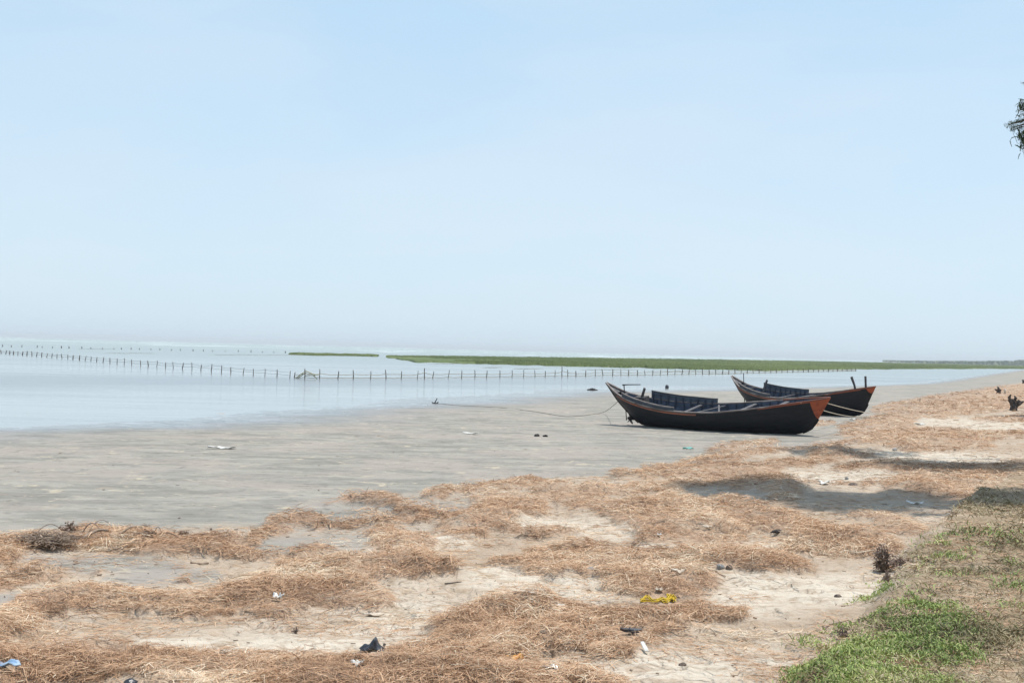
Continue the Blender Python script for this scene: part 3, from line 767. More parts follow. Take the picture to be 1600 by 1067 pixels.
def rail_sweep(x0, x1, side, y0, y1, z0, z1, n=48, zfun=zs, taper=False):
    m = MB(); vs = []; fs = []
    for i in range(n + 1):
        xx = x0 + (x1 - x0) * i / n; b = hb(xx); z = zfun(xx)
        ya, yb = max(b + y0, 0.002), max(b + y1, 0.012)
        for (yy, zz) in ((ya, z + z0), (yb, z + z0), (yb, z + z1), (ya, z + z1)): vs.append((xx - BL / 2, side * yy, zz))
    for i in range(n):
        for q in range(4): fs.append((i * 4 + q, i * 4 + (q + 1) % 4, i * 4 + 4 + (q + 1) % 4, i * 4 + 4 + q))
    fs += [(0, 1, 2, 3), (n * 4 + 3, n * 4 + 2, n * 4 + 1, n * 4)]
    return m.add(vs, fs)
def make_boat(loc, rot, label, near):
    R = empty("wooden_boat", loc, rot); tag(R, label, "boat", "black wooden boats drawn up on the mud")
    h = shell(0.0, BL, 0, 0, True, M_HULL, "hull", R)
    shell(0.55, BL - 0.55, 0.045, 0.07, False, M_INNER, "inner_planking", R)
    for s in (-1, 1):
        g = rail_sweep(0.02, 6.7, s, -0.055, 0.025, -0.012, 0.03).build("gunwale", M_GUN, R)
        g2 = rail_sweep(6.7, BL - 0.02, s, -0.055, 0.025, -0.012, 0.03).build("gunwale", M_GUNR, R)
        rail_sweep(0.60, 4.1, s, 0.004, 0.020, -0.085, -0.035, zfun=zs).build("rub_strake", M_STRAKE, R)
        rail_sweep(6.3, 8.0, s, 0.003, 0.012, -0.040, -0.018).build("rub_strake", M_ORANGE, R)
    # orange painted bow: a skin of paint on both cheeks and the stem
    pm = MB()
    xa, xb = (7.97, 8.16) if near else (8.22, 8.46)
    for s in (-1, 1):
        vs = []; fs = []; n = 26; q = 8
        for i in range(n + 1):
            xx = xa + (BL - 0.002 - xa) * i / n
            lim = min(max((xx - xa) / (xb - xa), 0), 1)
            for k in range(q + 1):
                v = 1 - lim * (1 - 0.0) * k / q
                y, z = sec(xx, v); vs.append((xx - BL / 2 + 0.004, s * (y + 0.006), z))
        for i in range(n):
            for k in range(q):
                f = (i * (q + 1) + k, i * (q + 1) + k + 1, (i + 1) * (q + 1) + k + 1, (i + 1) * (q + 1) + k)
                fs.append(f if s > 0 else f[::-1])
        pm.add(vs, fs)
    pm.build("bow_paint", M_ORANGE, R, True)
    # stem and stern posts
    sp = MB(); xs = np.linspace(0.0, 1.3, 14); sp.tube([(x - BL / 2 - 0.01, 0, zk(x)) for x in xs], 0.03, 6); sp.build("stern_post", M_HULL if near else M_DARKW, R)
    sp = MB(); xs = np.linspace(BL - 1.0, BL - 0.45, 10); sp.tube([(x - BL / 2 + 0.01, 0, zk(x)) for x in xs], 0.026, 6); sp.build("stem_post", M_HULL, R)
    # ribs on the inside
    for i in range(20):
        xx = 1.15 + i * 0.335; m = MB()
        for s in (-1, 1):
            vs = []; fs = []; n = 9
            for k in range(n + 1):
                v = 0.12 + 0.86 * k / n; y, z = sec(xx, v, 0.045, 0.07); y2 = max(y - 0.035, 0.01)
                for dx, yy, zz in ((-0.022, y, z), (0.022, y, z), (0.022, y2, z + 0.015), (-0.022, y2, z + 0.015)): vs.append((xx + dx - BL / 2, s * yy, zz))
            for k in range(n):
                for c in range(4): fs.append((k * 4 + c, k * 4 + (c + 1) % 4, k * 4 + 4 + (c + 1) % 4, k * 4 + 4 + c))
            fs.append((n * 4, n * 4 + 1, n * 4 + 2, n * 4 + 3)); m.add(vs, fs)
        m.build("rib", M_INNER, R)
    # floor boards
    m = MB(); vs = []; fs = []
    for i in range(25):
        xx = 1.5 + 5.9 * i / 24; y, z = sec(xx, 0.30, 0.05, 0.07)
        vs += [(xx - BL / 2, -y, z + 0.01), (xx - BL / 2, y, z + 0.01)]
    for i in range(24): fs.append((i * 2, i * 2 + 1, i * 2 + 3, i * 2 + 2))
    m.add(vs, fs).build("floor_boards", M_DARKW, R)
    # thwarts
    tw = ((3.50, .13, .02), (4.15, .07, -.5), (4.55, .06, .7), (5.6, .13, -.04), (6.9, .15, 0.0)) if near else ((3.4, .12, .1), (4.4, .16, -.1), (5.4, .14, .05), (6.6, .16, 0.0))
    for xx, w, sk in tw:
        b = hb(xx) - 0.05
        MB().box((xx - BL / 2, 0, zs(xx) - 0.055), (w, 2 * b, 0.035), Matrix.Rotation(sk * 0.6, 3, 'Z')).build("thwart", M_GREYW, R)
    # end decks and beams
    for (a, b_, nm) in ((0.12, 0.50, "stern_deck"), (BL - 0.75, BL - 0.1, "bow_deck")):
        m = MB(); vs = []; fs = []
        for i in range(9):
            xx = a + (b_ - a) * i / 8; b = max(hb(xx) - 0.03, 0.01)
            vs += [(xx - BL / 2, -b, zs(xx) - 0.035), (xx - BL / 2, b, zs(xx) - 0.035), (xx - BL / 2, b, zs(xx) - 0.06), (xx - BL / 2, -b, zs(xx) - 0.06)]
        for i in range(8):
            for c in range(4): fs.append((i * 4 + c, i * 4 + (c + 1) % 4, i * 4 + 4 + (c + 1) % 4, i * 4 + 4 + c))
        fs += [(0, 1, 2, 3), (32, 33, 34, 35)]
        m.add(vs, fs).build(nm, M_GREYW if nm[0] == 's' else M_DARKW, R)
    for xx in (0.74, 1.15):
        b = hb(xx) - 0.02
        MB().box((xx - BL / 2, 0, zs(xx) - 0.02), (0.09, 2 * b, 0.05)).build("cross_beam", M_GREYW, R)
    # washboards raised on the stern half
    def wash(x0, x1, side, h0, h1, t=0.03):
        n = 30; vs = []; fs = []; A = []
        for i in range(n + 1):
            u = i / n; xx = x0 + (x1 - x0) * u; b = hb(xx) - 0.02; z = zs(xx) + 0.032; hh = h0 + (h1 - h0) * u
            for yy, zz, p in ((b, z, 0.1), (b + t * 0.5, z + hh / 2, 0.5), (b + t, z + hh, 0.9), (b, z + hh, 0.9), (b - t * 0.5, z + hh / 2, 0.5), (b - t, z, 0.1)):
                vs.append((xx - BL / 2, side * yy, zz)); A.append(p * 2)
        for i in range(n):
            for c in range(6): fs.append((i * 6 + c, i * 6 + (c + 1) % 6, i * 6 + 6 + (c + 1) % 6, i * 6 + 6 + c))
        me = bpy.data.meshes.new("washboard"); me.from_pydata(vs, [], fs + [(0, 1, 2, 3, 4, 5), tuple(n * 6 + c for c in (5, 4, 3, 2, 1, 0))]); me.update()
        at = me.attributes.new("plank", 'FLOAT', 'POINT'); at.data.foreach_set("value", np.array(A, dtype=np.float32))
        w = link("washboard", me, M_WASH, R)
        cap = MB(); cs = []; cf = []
        for i in range(n + 1):
            u = i / n; xx = x0 + (x1 - x0) * u; b = hb(xx) - 0.02; z = zs(xx) + 0.032 + h0 + (h1 - h0) * u
            for yy, zz in ((b - 0.012, z + 0.002), (b + t + 0.012, z + 0.002), (b + t + 0.012, z + 0.026), (b - 0.012, z + 0.026)): cs.append((xx - BL / 2, side * yy, zz))
        for i in range(n):
            for c in range(4): cf.append((i * 4 + c, i * 4 + (c + 1) % 4, i * 4 + 4 + (c + 1) % 4, i * 4 + 4 + c))
        cap.add(cs, cf + [(0, 1, 2, 3), (n * 4 + 3, n * 4 + 2, n * 4 + 1, n * 4)])
        cap.build("cap_rail", M_GUN if side < 0 else M_DARKW, w)
        if side > 0:
            for i in range(9):
                xx = x0 + (x1 - x0) * (i + 0.3) / 9; b = hb(xx) - 0.06; hh = h0 + (h1 - h0) * (i + 0.3) / 9
                MB().box((xx - BL / 2, side * (b - 0.005), zs(xx) + hh / 2 - 0.06), (0.05, 0.035, hh + 0.12)).build("stanchion", M_INNER, w)
    wash(0.85, 3.22, -1, 0.12, 0.09)
    wash(1.60, 4.10, 1, 0.23, 0.12)
    # steering gear at the stern
    if near:
        m = MB(); m.tube([(.79 - BL / 2, 0, .20), (.79 - BL / 2, 0, .30), (.77 - BL / 2, 0, 1.0), (.76 - BL / 2, 0, 1.47)], [.022, .018, .018, .022], 7); m.build("rudder_stock", M_IRON, R)
        m = MB(); m.tube([(.70 - BL / 2, 0, 1.455), (.95 - BL / 2, .01, 1.47), (1.45 - BL / 2, .02, 1.485)], [.024, .018, .015], 7); m.build("tiller", M_IRON, R)
        m = MB(); m.tube([(1.42 - BL / 2, .05, .85), (1.50 - BL / 2, .05, 1.12), (1.60 - BL / 2, .05, 1.36)], [.075, .055, .05], 8); m.build("mooring_post", M_DARKW, R)
        MB().box((1.45 - BL / 2, .05, .93), (.42, .42, .26)).build("engine_box", M_DARKW, R)
    else:
        m = MB(); m.tube([(.80 - BL / 2, 0, .35), (.80 - BL / 2, 0, 1.0), (.82 - BL / 2, 0, 1.66)], [.022, .020, .018], 7); m.build("rudder_stock", M_IRON, R)
        m = MB(); m.tube([(1.95 - BL / 2, .05, .70), (2.05 - BL / 2, .05, 1.0), (2.28 - BL / 2, .05, 1.38)], [.06, .055, .05], 8); m.build("mooring_post", M_GREYW, R)
        m = MB(); m.tube([(7.42 - BL / 2, .12, 1.0), (7.36 - BL / 2, .12, 1.3), (7.22 - BL / 2, .12, 1.62)], [.05, .05, .06], 8); m.build("mooring_post", M_DARKW, R)
        m = MB(); m.tube([(7.95 - BL / 2, .16, 1.1), (7.95 - BL / 2, .17, 1.66)], [.05, .05], 8); m.build("mooring_post", M_DARKW, R)
    # propeller under the stern
    P = empty("propeller", (0.98 - BL / 2, -0.02, .28), (0, math.radians(8), math.radians(38))); P.parent = R; P.scale = (1.35, 1.35, 1.35)
    m = MB(); m.tube([(-.09, 0, 0), (-.05, 0, 0), (.08, 0, 0), (.5, 0, .02)], [.02, .045, .045, .022], 9); m.build("shaft", M_IRON, P, True)
    for k in range(3):
        a = 2 * PI * k / 3 + PI / 2; vs = []; fs = []
        prof = ((.03, .022), (.07, .06), (.12, .085), (.165, .075), (.195, .03))
        for rr_, w in prof:
            for sg, tk in ((-1, .008), (1, .008), (1, -.008), (-1, -.008)):
                tw_ = 0.75; tx = sg * w * math.sin(tw_); ty = sg * w * math.cos(tw_)
                vs.append((tx + tk, rr_ * math.cos(a) - ty * math.sin(a), rr_ * math.sin(a) + ty * math.cos(a)))
        n = len(prof)
        for i in range(n - 1):
            for c in range(4): fs.append((i * 4 + c, i * 4 + (c + 1) % 4, i * 4 + 4 + (c + 1) % 4, i * 4 + 4 + c))
        fs += [(0, 1, 2, 3), ((n - 1) * 4, (n - 1) * 4 + 1, (n - 1) * 4 + 2, (n - 1) * 4 + 3)]
        MB().add(vs, fs).build("blade", M_IRON, P)
    m = MB(); m.tube([(1.24 - BL / 2, 0, .40), (1.16 - BL / 2, 0, .33), (1.12 - BL / 2, 0, .24)], [.05, .045, .035], 7); m.build("propeller_bracket", M_IRON, R)
    return R

# near boat: keel ends traced on the mud
ks = ground_at(1002, 665); kb = ground_at(1246, 679)
def place_boat(ks, kb, sx, bx, heel, label, near, sink=0.03, scl=(1, 1, 1)):
    u = Vector(kb - ks); yaw = math.atan2(u.y, u.x); L = Vector((u.x, u.y)).length
    pitch = -math.atan2(u.z, L)
    mid = (Vector(ks) + Vector(kb)) / 2 - Vector((u.x, u.y, 0)).normalized() * ((sx + bx) / 2 - BL / 2) * L / (bx - sx)
    mid.z -= sink
    dist = 0.5 * (Vector(ks).y + Vector(kb).y); sx_ = L / (bx - sx); scl = (sx_ * scl[0], dist / 39.5 * scl[1], dist / 39.5 * scl[2])
    print('BOAT', ks, kb, L, dist, scl)
    o = make_boat(mid, (math.radians(heel), pitch, yaw), label, near); o.scale = scl
    return o, L
BOAT1, l1 = place_boat(ks, kb, 1.40, 7.40, 8.5, "nearer black wooden boat with a broad orange triangle on its bow", True, scl=(1.0, 1.03, 1.07))
# far boat: same size, turned further towards the camera
kb2 = ground_at(1337, 651.2); ang2 = math.radians(-49)
ks2 = kb2 - np.array([math.cos(ang2) * 5.2, math.sin(ang2) * 5.2, 0]); ks2[2] = float(height_base(np.array(ks2[0]), np.array(ks2[1]))[0])
BOAT2, l2 = place_boat(ks2, kb2, 1.40, 7.40, 6.0, "farther black wooden boat with small orange bow tip and two bow posts", False, scl=(0.985, 0.83, 0.86))
print("boat lengths", l1, l2)

# ------------------------------------------------------------------ ropes, anchor, floats
M_ROPE = basic("pale_rope", (0.55, 0.50, 0.40), (0.42, 0.37, 0.28), 0.9, 40)
M_DROPE = basic("dark_rope", (0.15, 0.135, 0.115), (0.22, 0.2, 0.17), 0.9, 30)
def rope(pts, r, mat, label, name="mooring_rope", cat="rope"):
    c = sum((Vector(p) for p in pts), Vector()) / len(pts)
    m = MB(); m.tube([Vector(p) - c for p in pts], r, 6)
    o = m.build(name, mat, None, True); o.location = c; tag(o, label, cat); return o
def catmull(P, n=10):
    P = [Vector(p) for p in P]; Q = [P[0]] + P + [P[-1]]; out = []
    for i in range(1, len(Q) - 2):
        for k in range(n):
            t = k / n; a, b, c, d = Q[i - 1], Q[i], Q[i + 1], Q[i + 2]
            out.append(0.5 * ((2 * b) + (c - a) * t + (2 * a - 5 * b + 4 * c - d) * t * t + (3 * b - a - 3 * c + d) * t ** 3))
    return out + [P[-1]]
bpy.context.view_layer.update()
M1 = BOAT1.matrix_world.copy()
def b1(x, v, s, dy=0.02, dz=0.0):
    y, z = sec(x, v); return M1 @ Vector((x - BL / 2, s * (y + dy), z + dz))
A = b1(7.72, 1.0, -1, 0.03, 0.0); B = gp(1349, 652.5)
rope([A + (B - A) * t - Vector((0, 0, 0.10 * math.sin(PI * t))) for t in np.linspace(0, 1, 14)] + [B + (gp(1372, 655) - B) * t + Vector((0, 0, 0.01)) for t in (0.4, 1.0)], 0.014, M_ROPE, "lower pale rope from the nearer boat's orange bow down to the sand")
A = M1 @ Vector((BL / 2 - 0.12, 0, zs(BL - 0.12) - 0.16)); B = gp(1392, 648)
rope([A + (B - A) * t - Vector((0, 0, 0.08 * math.sin(PI * t))) for t in np.linspace(0, 1, 14)], 0.013, M_ROPE, "upper pale rope stretched from the tip of the nearer boat's bow to the straw bank")
st = M1 @ Vector((.5 - BL / 2, 0, zk(.5) + 0.02))
def G(px, py, dz=0.015): return gp(px, py) + Vector((0, 0, dz))
mid1 = Vector(at_depth(945, 643.0, 44.5)); 
rope(catmull([st, mid1, G(921, 648.2), G(903, 650.5), G(887, 651.3), G(868, 649), G(845, 645), G(815, 641), G(785, 637.5), G(750, 635.5), G(715, 633.8), G(692, 631.5), G(683, 630.5)]), 0.010, M_DROPE, "long dark rope sagging from the nearer boat's stern across the mud to the small anchor")
aa = gp(680, 630.5); root = empty("boat_anchor", aa); root.scale = (0.8, 0.8, 0.8); tag(root, "small dark anchor half sunk at the water's edge, at the end of the long rope", "anchor")
m = MB(); m.tube([(-.05, 0, 0), (0.02, 0, .14), (.10, 0, .30)], [.035, .03, .025], 7); m.build("shank", M_IRON, root, True)
m = MB(); m.tube([(-.20, 0, .10), (-.12, 0, .02), (0, 0, -.01), (.12, 0, .03), (.18, 0, .12)], [.02, .04, .055, .04, .02], 7); m.build("arm", M_IRON, root, True)
m = MB(); m.tube([(.10, -.12, .30), (.10, .12, .30)], [.02, .02], 7); m.build("stock", M_IRON, root, True)

def blob_mesh(name, size, seed, rough=0.25, sub=3, flat=0.0):
    if name == 'stone': sub, rough = 2, rough + 0.25
    bm = bmesh.new(); bmesh.ops.create_icosphere(bm, subdivisions=sub, radius=0.5)
    from mathutils import noise as mn
    off = Vector((seed * 3.1, seed * 1.7, seed * 0.9))
    for v in bm.verts:
        n = mn.noise(v.co * 2.2 + off) + 0.5 * mn.noise(v.co * 5 + off)
        v.co *= 1 + rough * n
        v.co.x *= size[0]; v.co.y *= size[1]; v.co.z *= size[2]
        if v.co.z < -0.22 * size[2]: v.co.z = -0.22 * size[2]
    me = bpy.data.meshes.new(name); bm.to_mesh(me); bm.free(); return me
def wpx(px, py, w):
    """metres for a length of w pixels at that ground point"""
    p = gp(px, py); return w / FPX * p.y
def blob(name, px, py, w, h, mat, label, cat, seed=1, rough=0.3, depth=0.8, rz=0.0, smooth=False, group=None):
    p = gp(px, py + h * 0.30); W = w / FPX * p.y; H = h / FPX * p.y
    o = link(name, blob_mesh(name, (W * 1.05, W * depth, H * 1.15), seed, rough), mat, None, smooth)
    o.location = p + Vector((0, 0, H * 0.02 - (0.03 if name == "wood_chunk" else 0.0))); o.rotation_euler = (0, 0, rz); tag(o, label, cat, group); return o
def sheet(name, px, py, w, d, h, mat, label, cat, seed=1, rz=0.0, n=10, curl=0.4):
    """crumpled thin piece with thickness; w px wide, d metres deep ratio, h px high"""
    p = gp(px, py); W = w / FPX * p.y; D = W * d; H = max(h / FPX * p.y, 0.01)
    r = np.random.default_rng(seed); ph = r.random(6) * 6
    vs = []; fs = []; th = 0.006
    for t in (0, 1):
        for i in range(n + 1):
            for j in range(n + 1):
                u, v = i / n - 0.5, j / n - 0.5
                e = 1 + 0.25 * math.sin(5 * v + ph[0]); e2 = 1 + 0.25 * math.sin(6 * u + ph[1])
                z = H * (0.45 + 0.35 * math.sin(7 * u + ph[2] + 2 * v) * math.cos(5 * v + ph[3]) + curl * (abs(u) * 1.2 - 0.2) + 0.12 * math.sin(17 * u + 13 * v + ph[4]))
                vs.append((u * W * e, v * D * e2, max(z, 0.004) + (th if t else 0)))
    N = (n + 1) ** 2
    for i in range(n):
        for j in range(n):
            a = i * (n + 1) + j; q = (a, a + 1, a + n + 2, a + n + 1)
            fs.append(q); fs.append(tuple(k + N for k in q[::-1]))
    rim = [i * (n + 1) for i in range(n + 1)] + [n * (n + 1) + j for j in range(1, n + 1)] + [i * (n + 1) + n for i in range(n - 1, -1, -1)] + [j for j in range(n - 1, 0, -1)]
    for a, b in zip(rim, rim[1:] + rim[:1]): fs.append((a, b, b + N, a + N))
    o = MB().add(vs, fs).build(name, mat, None, True); o.location = p; o.rotation_euler = (0, 0, rz); tag(o, label, cat); return o
def stick(name, pts_px, r, mat, label, cat, lift=0.0, arc=0.0):
    P = [gp(*q) for q in pts_px]; c = P[0]
    Q = catmull([p - c + Vector((0, 0, r + lift + arc * math.sin(PI * i / max(len(P) - 1, 1)))) for i, p in enumerate(P)], 5)
    m = MB(); m.tube(Q, [r * (1 - 0.45 * i / len(Q)) for i in range(len(Q))], 6); o = m.build(name, mat, None, True); o.location = c; tag(o, label, cat); return o

M_BLACKPL = basic("black_plastic", (0.022, 0.024, 0.03), (0.05, 0.053, 0.062), 0.35, 12, spec=0.5)
M_WHITE = basic("white_plastic", (0.72, 0.71, 0.67), (0.55, 0.53, 0.48), 0.5, 14)
M_SHELL = basic("bleached_shell", (0.66, 0.58, 0.47), (0.48, 0.38, 0.28), 0.6, 16)
M_YELLOW = basic("yellow_net", (0.62, 0.44, 0.03), (0.45, 0.30, 0.02), 0.7, 30)
M_ORANGEPL = basic("orange_plastic", (0.62, 0.31, 0.05), (0.45, 0.17, 0.05), 0.6, 20)
M_BLUEPL = basic("blue_plastic", (0.20, 0.34, 0.52), (0.36, 0.46, 0.55), 0.5, 12)
M_TEAL = basic("teal_scrap", (0.10, 0.42, 0.36), (0.2, 0.45, 0.4), 0.6, 10)
M_STONE = basic("grey_stone", (0.30, 0.29, 0.27), (0.22, 0.21, 0.20), 0.9, 20, bump=0.8)
M_BRSTONE = basic("brown_stone", (0.12, 0.09, 0.075), (0.20, 0.16, 0.13), 0.9, 20, bump=0.8)
M_STUMP = basic("charred_stump", (0.045, 0.036, 0.032), (0.09, 0.07, 0.06), 0.9, 8, bump=0.8)
M_TWIG = basic("dead_twig", (0.27, 0.195, 0.155), (0.15, 0.105, 0.085), 0.85, 14)
M_PTWIG = basic("pale_dead_branch", (0.36, 0.28, 0.21), (0.22, 0.16, 0.12), 0.85, 14)
M_SILVER = basic("silver_wrapper", (0.55, 0.56, 0.56), (0.30, 0.30, 0.30), 0.3, 20, metal=0.5)

# foreground litter pieces
def plastic_bag():
    p = gp(582, 1014); s = p.y / FPX
    root = empty("plastic_bag", p, (0, 0, 0.1)); tag(root, "crumpled black plastic piece with a peaked fold on pale sand, nearest the straw edge", "plastic bag")
    bm = bmesh.new(); bmesh.ops.create_grid(bm, x_segments=26, y_segments=18, size=0.5)
    W, D = 40 * s, 0.12
    from mathutils import noise as mn
    for v in bm.verts:
        u, w = v.co.x, v.co.y
        e = 1 - 0.35 * abs(w) * 2 * (0.6 + 0.4 * math.sin(7 * u))
        z = 17 * s * math.exp(-((u - 0.08 - 0.2 * w) / 0.17) ** 2) * (1 - (2 * w) ** 2 * 0.8) + 7 * s * math.exp(-((u + 0.28) / 0.16) ** 2) * (1 - 2 * abs(w)) + 0.004
        z += 0.006 * mn.noise(Vector((u * 9, w * 9, 1))) + 0.012 * abs(mn.noise(Vector((u * 4, w * 5, 4))))
        v.co = Vector((u * W * e * 1.05, w * D * e + 0.01 * mn.noise(Vector((u * 5, w * 5, 7))), max(z - 0.02 * max(0, abs(w) - 0.42) * 5, 0.003)))
    me = bpy.data.meshes.new("bag_body"); bm.to_mesh(me); bm.free()
    o = link("bag_body", me, M_BLACKPL, root, True); so = o.modifiers.new("thick", 'SOLIDIFY'); so.thickness = 0.004
    m = MB(); m.tube([(W * 0.42, 0, 0.02), (W * 0.47, 0.005, 0.035), (W * 0.50, 0, 0.03)], [0.008, 0.011, 0.006], 7); m.build("knot", M_BLACKPL, root, True)
plastic_bag()
def yellow_net():
    pts = [(1003, 940), (1012, 936), (1022, 940), (1032, 937), (1042, 940), (1050, 935), (1054, 938)]
    c = gp(1028, 941); m = MB(); r = random.Random(3)
    for st_ in range(9):
        Q = [gp(px + r.uniform(-3, 3), py + r.uniform(-1.0, 4.5)) - c + Vector((0, 0, r.uniform(0.004, 0.028))) for px, py in pts]
        m.tube(catmull(Q, 5), 0.0048, 5)
    for k in range(3):
        a = gp(1047, 939) - c; Q = [a + Vector((0.028 * math.cos(t + k), 0.028 * math.sin(t + k), 0.012 + 0.018 * k + 0.01 * math.sin(2 * t))) for t in np.linspace(0, 6.5, 12)]
        m.tube(Q, 0.0055, 5)
    o = m.build("yellow_rope", M_YELLOW, None, True); o.location = c; tag(o, "tangled strand of bright yellow rope lying on the straw", "rope")
yellow_net()
def sandal():
    p = gp(986, 990); s = p.y / FPX; root = empty("shoe_sole", p, (0, 0, -0.12)); tag(root, "flat black shoe sole lying in the straw, below the yellow rope", "shoe sole")
    vs = []; fs = []; n = 22; W = 35 * s
    for t in (0, 1):
        for i in range(n):
            a = 2 * PI * i / n; x = W / 2 * math.cos(a); wid = 0.026 + 0.006 * math.cos(a) - 0.005 * math.exp(-(math.cos(a) + 0.1) ** 2 / 0.05)
            vs.append((x, wid * math.sin(a), 0.018 * t + 0.012 + 0.006 * math.cos(2 * a)))
    fs = [tuple(range(n))[::-1], tuple(range(n, 2 * n))] + [(i, (i + 1) % n, n + (i + 1) % n, n + i) for i in range(n)]
    MB().add(vs, fs).build("sole", M_BLACKPL, root)
    m = MB(); m.tube([(-W * .1, -.024, .03), (-W * .05, 0, .04), (-W * .1, .024, .03)], .004, 5); m.build("strap", M_BLACKPL, root)
sandal()
def white_shard():
    p = gp(1005, 1018); s = p.y / FPX; m = MB()
    m.add([(-.016, .05, .05), (.010, .05, .052), (.034, -.03, .012), (.006, -.03, .008), (-.016, .055, .044), (.010, .055, .046), (.034, -.025, .004), (.006, -.025, .002)], [(3, 2, 1, 0), (4, 5, 6, 7), (0, 1, 5, 4), (1, 2, 6, 5), (2, 3, 7, 6), (3, 0, 4, 7)])
    o = m.build("plastic_strip", M_WHITE); o.location = p; bv = o.modifiers.new("b", 'BEVEL'); bv.width = 0.003
    tag(o, "short white plastic strip sticking up from the sand, right of the shoe sole", "plastic strip")
white_shard()
sheet("plastic_scrap", 803, 1035, 24, 0.6, 12, M_ORANGEPL, "small orange yellow plastic scrap in the straw near the bottom edge", "plastic scrap", 3)
blob("stone", 1126, 884, 11, 11, M_STONE, "angular grey stone, left one of the pair lying in the straw", "stone", 2, 0.2)
blob("stone", 1139, 885, 12, 12, M_BRSTONE, "dark brown stone with pale top, right one of the pair lying in the straw", "stone", 5, 0.25)
sheet("bark_piece", 1060, 897, 20, 0.5, 8, M_SHELL, "pale curled bark piece casting a dark shadow, left of the stone pair", "bark", 8, 0.2)
sheet("plastic_scrap", 8, 1045, 36, 0.5, 12, M_BLUEPL, "pale blue plastic scrap at the bottom left edge", "plastic scrap", 6, 0.4)
blob("plastic_lump", 204, 1063, 19, 10, M_BLACKPL, "dark lump in the straw at the bottom left edge", "lump", 7, 0.35)
sheet("paper_scrap", 434, 940, 14, 0.8, 14, M_WHITE, "white crumpled scrap with a dark hollow beside the big straw drift", "paper scrap", 4)
sheet("shell_piece", 558, 1043, 18, 0.5, 11, M_WHITE, "white broken shell in straw below the black plastic", "shell", 11, 0.3)
blob("stone", 1066, 1037, 12, 10, M_BRSTONE, "single dark pebble on bare cracked sand near the bottom", "stone", 9, 0.2)
blob("bottle_cap", 747, 1016, 7, 11, M_BLACKPL, "small upright black stub on straw right of the black plastic", "stub", 12, 0.15)
sheet("foil_wrapper", 861, 1049, 22, 0.6, 9, M_SILVER, "silver grey foil wrapper near the bottom edge", "wrapper", 5, 0.3)
blob("driftwood_lump", 846, 987, 17, 6, M_BRSTONE, "small brown flat lump in straw left of the shoe sole", "lump", 4, 0.2)
blob("plastic_lump", 925, 888, 15, 6, M_STONE, "bluish grey flat lump in straw above the pale sand gap", "lump", 3, 0.25)
sheet("white_strip", 347, 701, 38, 0.25, 4, M_WHITE, "long white strip lying alone on the grey mudflat at left", "plastic strip", 8)
sheet("white_strip", 737, 678, 26, 0.2, 3, M_WHITE, "thin white strip on the mudflat left of the two dark lumps", "plastic strip", 9)
blob("mud_lump", 839, 679.5, 8, 7, M_IRON, "larger of two dark lumps on the mud left of the boats", "lump", 6, 0.3)
blob("mud_lump", 852, 680.5, 8, 5, M_IRON, "smaller of two dark lumps on the mud left of the boats", "lump", 13, 0.4)
sheet("plastic_scrap", 1288, 757, 16, 0.6, 6, M_WHITE, "bright white scrap at the edge of the tree shade", "plastic scrap", 14)
blob("wood_chunk", 1334, 754, 17, 9, M_BRSTONE, "brown chunk of wood beside the bright white scrap", "wood chunk", 15, 0.3)
blob("stone", 1323, 747, 6, 6, M_STONE, "small grey stone just behind the brown chunk of wood", "stone", 16, 0.3)
sheet("white_strip", 1437, 664, 16, 0.3, 4, M_WHITE, "bent white strip in the straw right of the farther boat", "plastic strip", 17, -0.8)
sheet("plastic_scrap", 1333, 656, 10, 0.5, 3, M_WHITE, "white scrap on the mud below the farther boat's bow", "plastic scrap", 18)
sheet("plastic_scrap", 1075, 702, 14, 0.5, 4, M_TEAL, "teal green scrap on mud in front of the nearer boat", "plastic scrap", 19)
blob("stone", 1399, 702, 9, 6, M_STONE, "pale grey stone with dark foot in the straw right of the boats", "stone", 20, 0.3)
sheet("shell_piece", 876, 949, 11, 0.6, 4, M_WHITE, "white shell flake on straw left of the yellow rope", "shell", 21)
sheet("shell_piece", 1105, 826, 12, 0.6, 5, M_SHELL, "pale shell flake in the middle of the straw field", "shell", 22)
sheet("shell_piece", 1030, 838, 6, 0.8, 4, M_WHITE, "tiny white shell in straw left of the pale flake", "shell", 23)
sheet("shell_piece", 1030, 925, 10, 0.8, 6, M_SHELL, "pale pinkish shell just above the yellow rope", "shell", 24)
sheet("plastic_scrap", 1430, 788, 22, 0.3, 5, M_WHITE, "pale curved scrap at the right end of the tree shade", "plastic scrap", 25, -0.5)
blob("wood_chunk", 1218, 826, 26, 6, M_STUMP, "dark flat piece of driftwood in straw at centre right", "driftwood", 26, 0.3, 0.4)
blob("wood_chunk", 1368, 915, 19, 7, M_STUMP, "short black log lying on sand below the dead shrub", "log", 27, 0.12, 0.35, 0.1)
blob("stone", 1309, 930, 11, 8, M_BRSTONE, "dark stone alone on pale sand left of the black log", "stone", 28, 0.25)
stick("driftwood_stick", [(695, 912.5), (708, 911), (721, 909.5)], 0.006, M_STUMP, "dark bent stick on sandy ground in the left centre", "stick")
blob("wood_chunk", 686, 925, 12, 4, M_STUMP, "small dark chip just below the bent stick", "chip", 30, 0.35, 0.5)
sheet("white_strip", 583, 962, 28, 0.3, 4, M_SHELL, "pale flat strip on the sand above the black plastic", "strip", 31)
stick("driftwood_stick", [(298, 880), (312, 882), (326, 881)], 0.012, M_PTWIG, "pale grey stick on the sand pocket at left", "stick")
stick("driftwood_stick", [(1118, 893), (1126, 898), (1134, 901)], 0.006, M_PTWIG, "straight pale stick in straw below the stone pair", "stick")
stick("driftwood_stick", [(1288, 984), (1296, 977), (1312, 973), (1326, 970)], 0.006, M_TWIG, "forked thin brown twig on the sand left of the green patch", "stick")
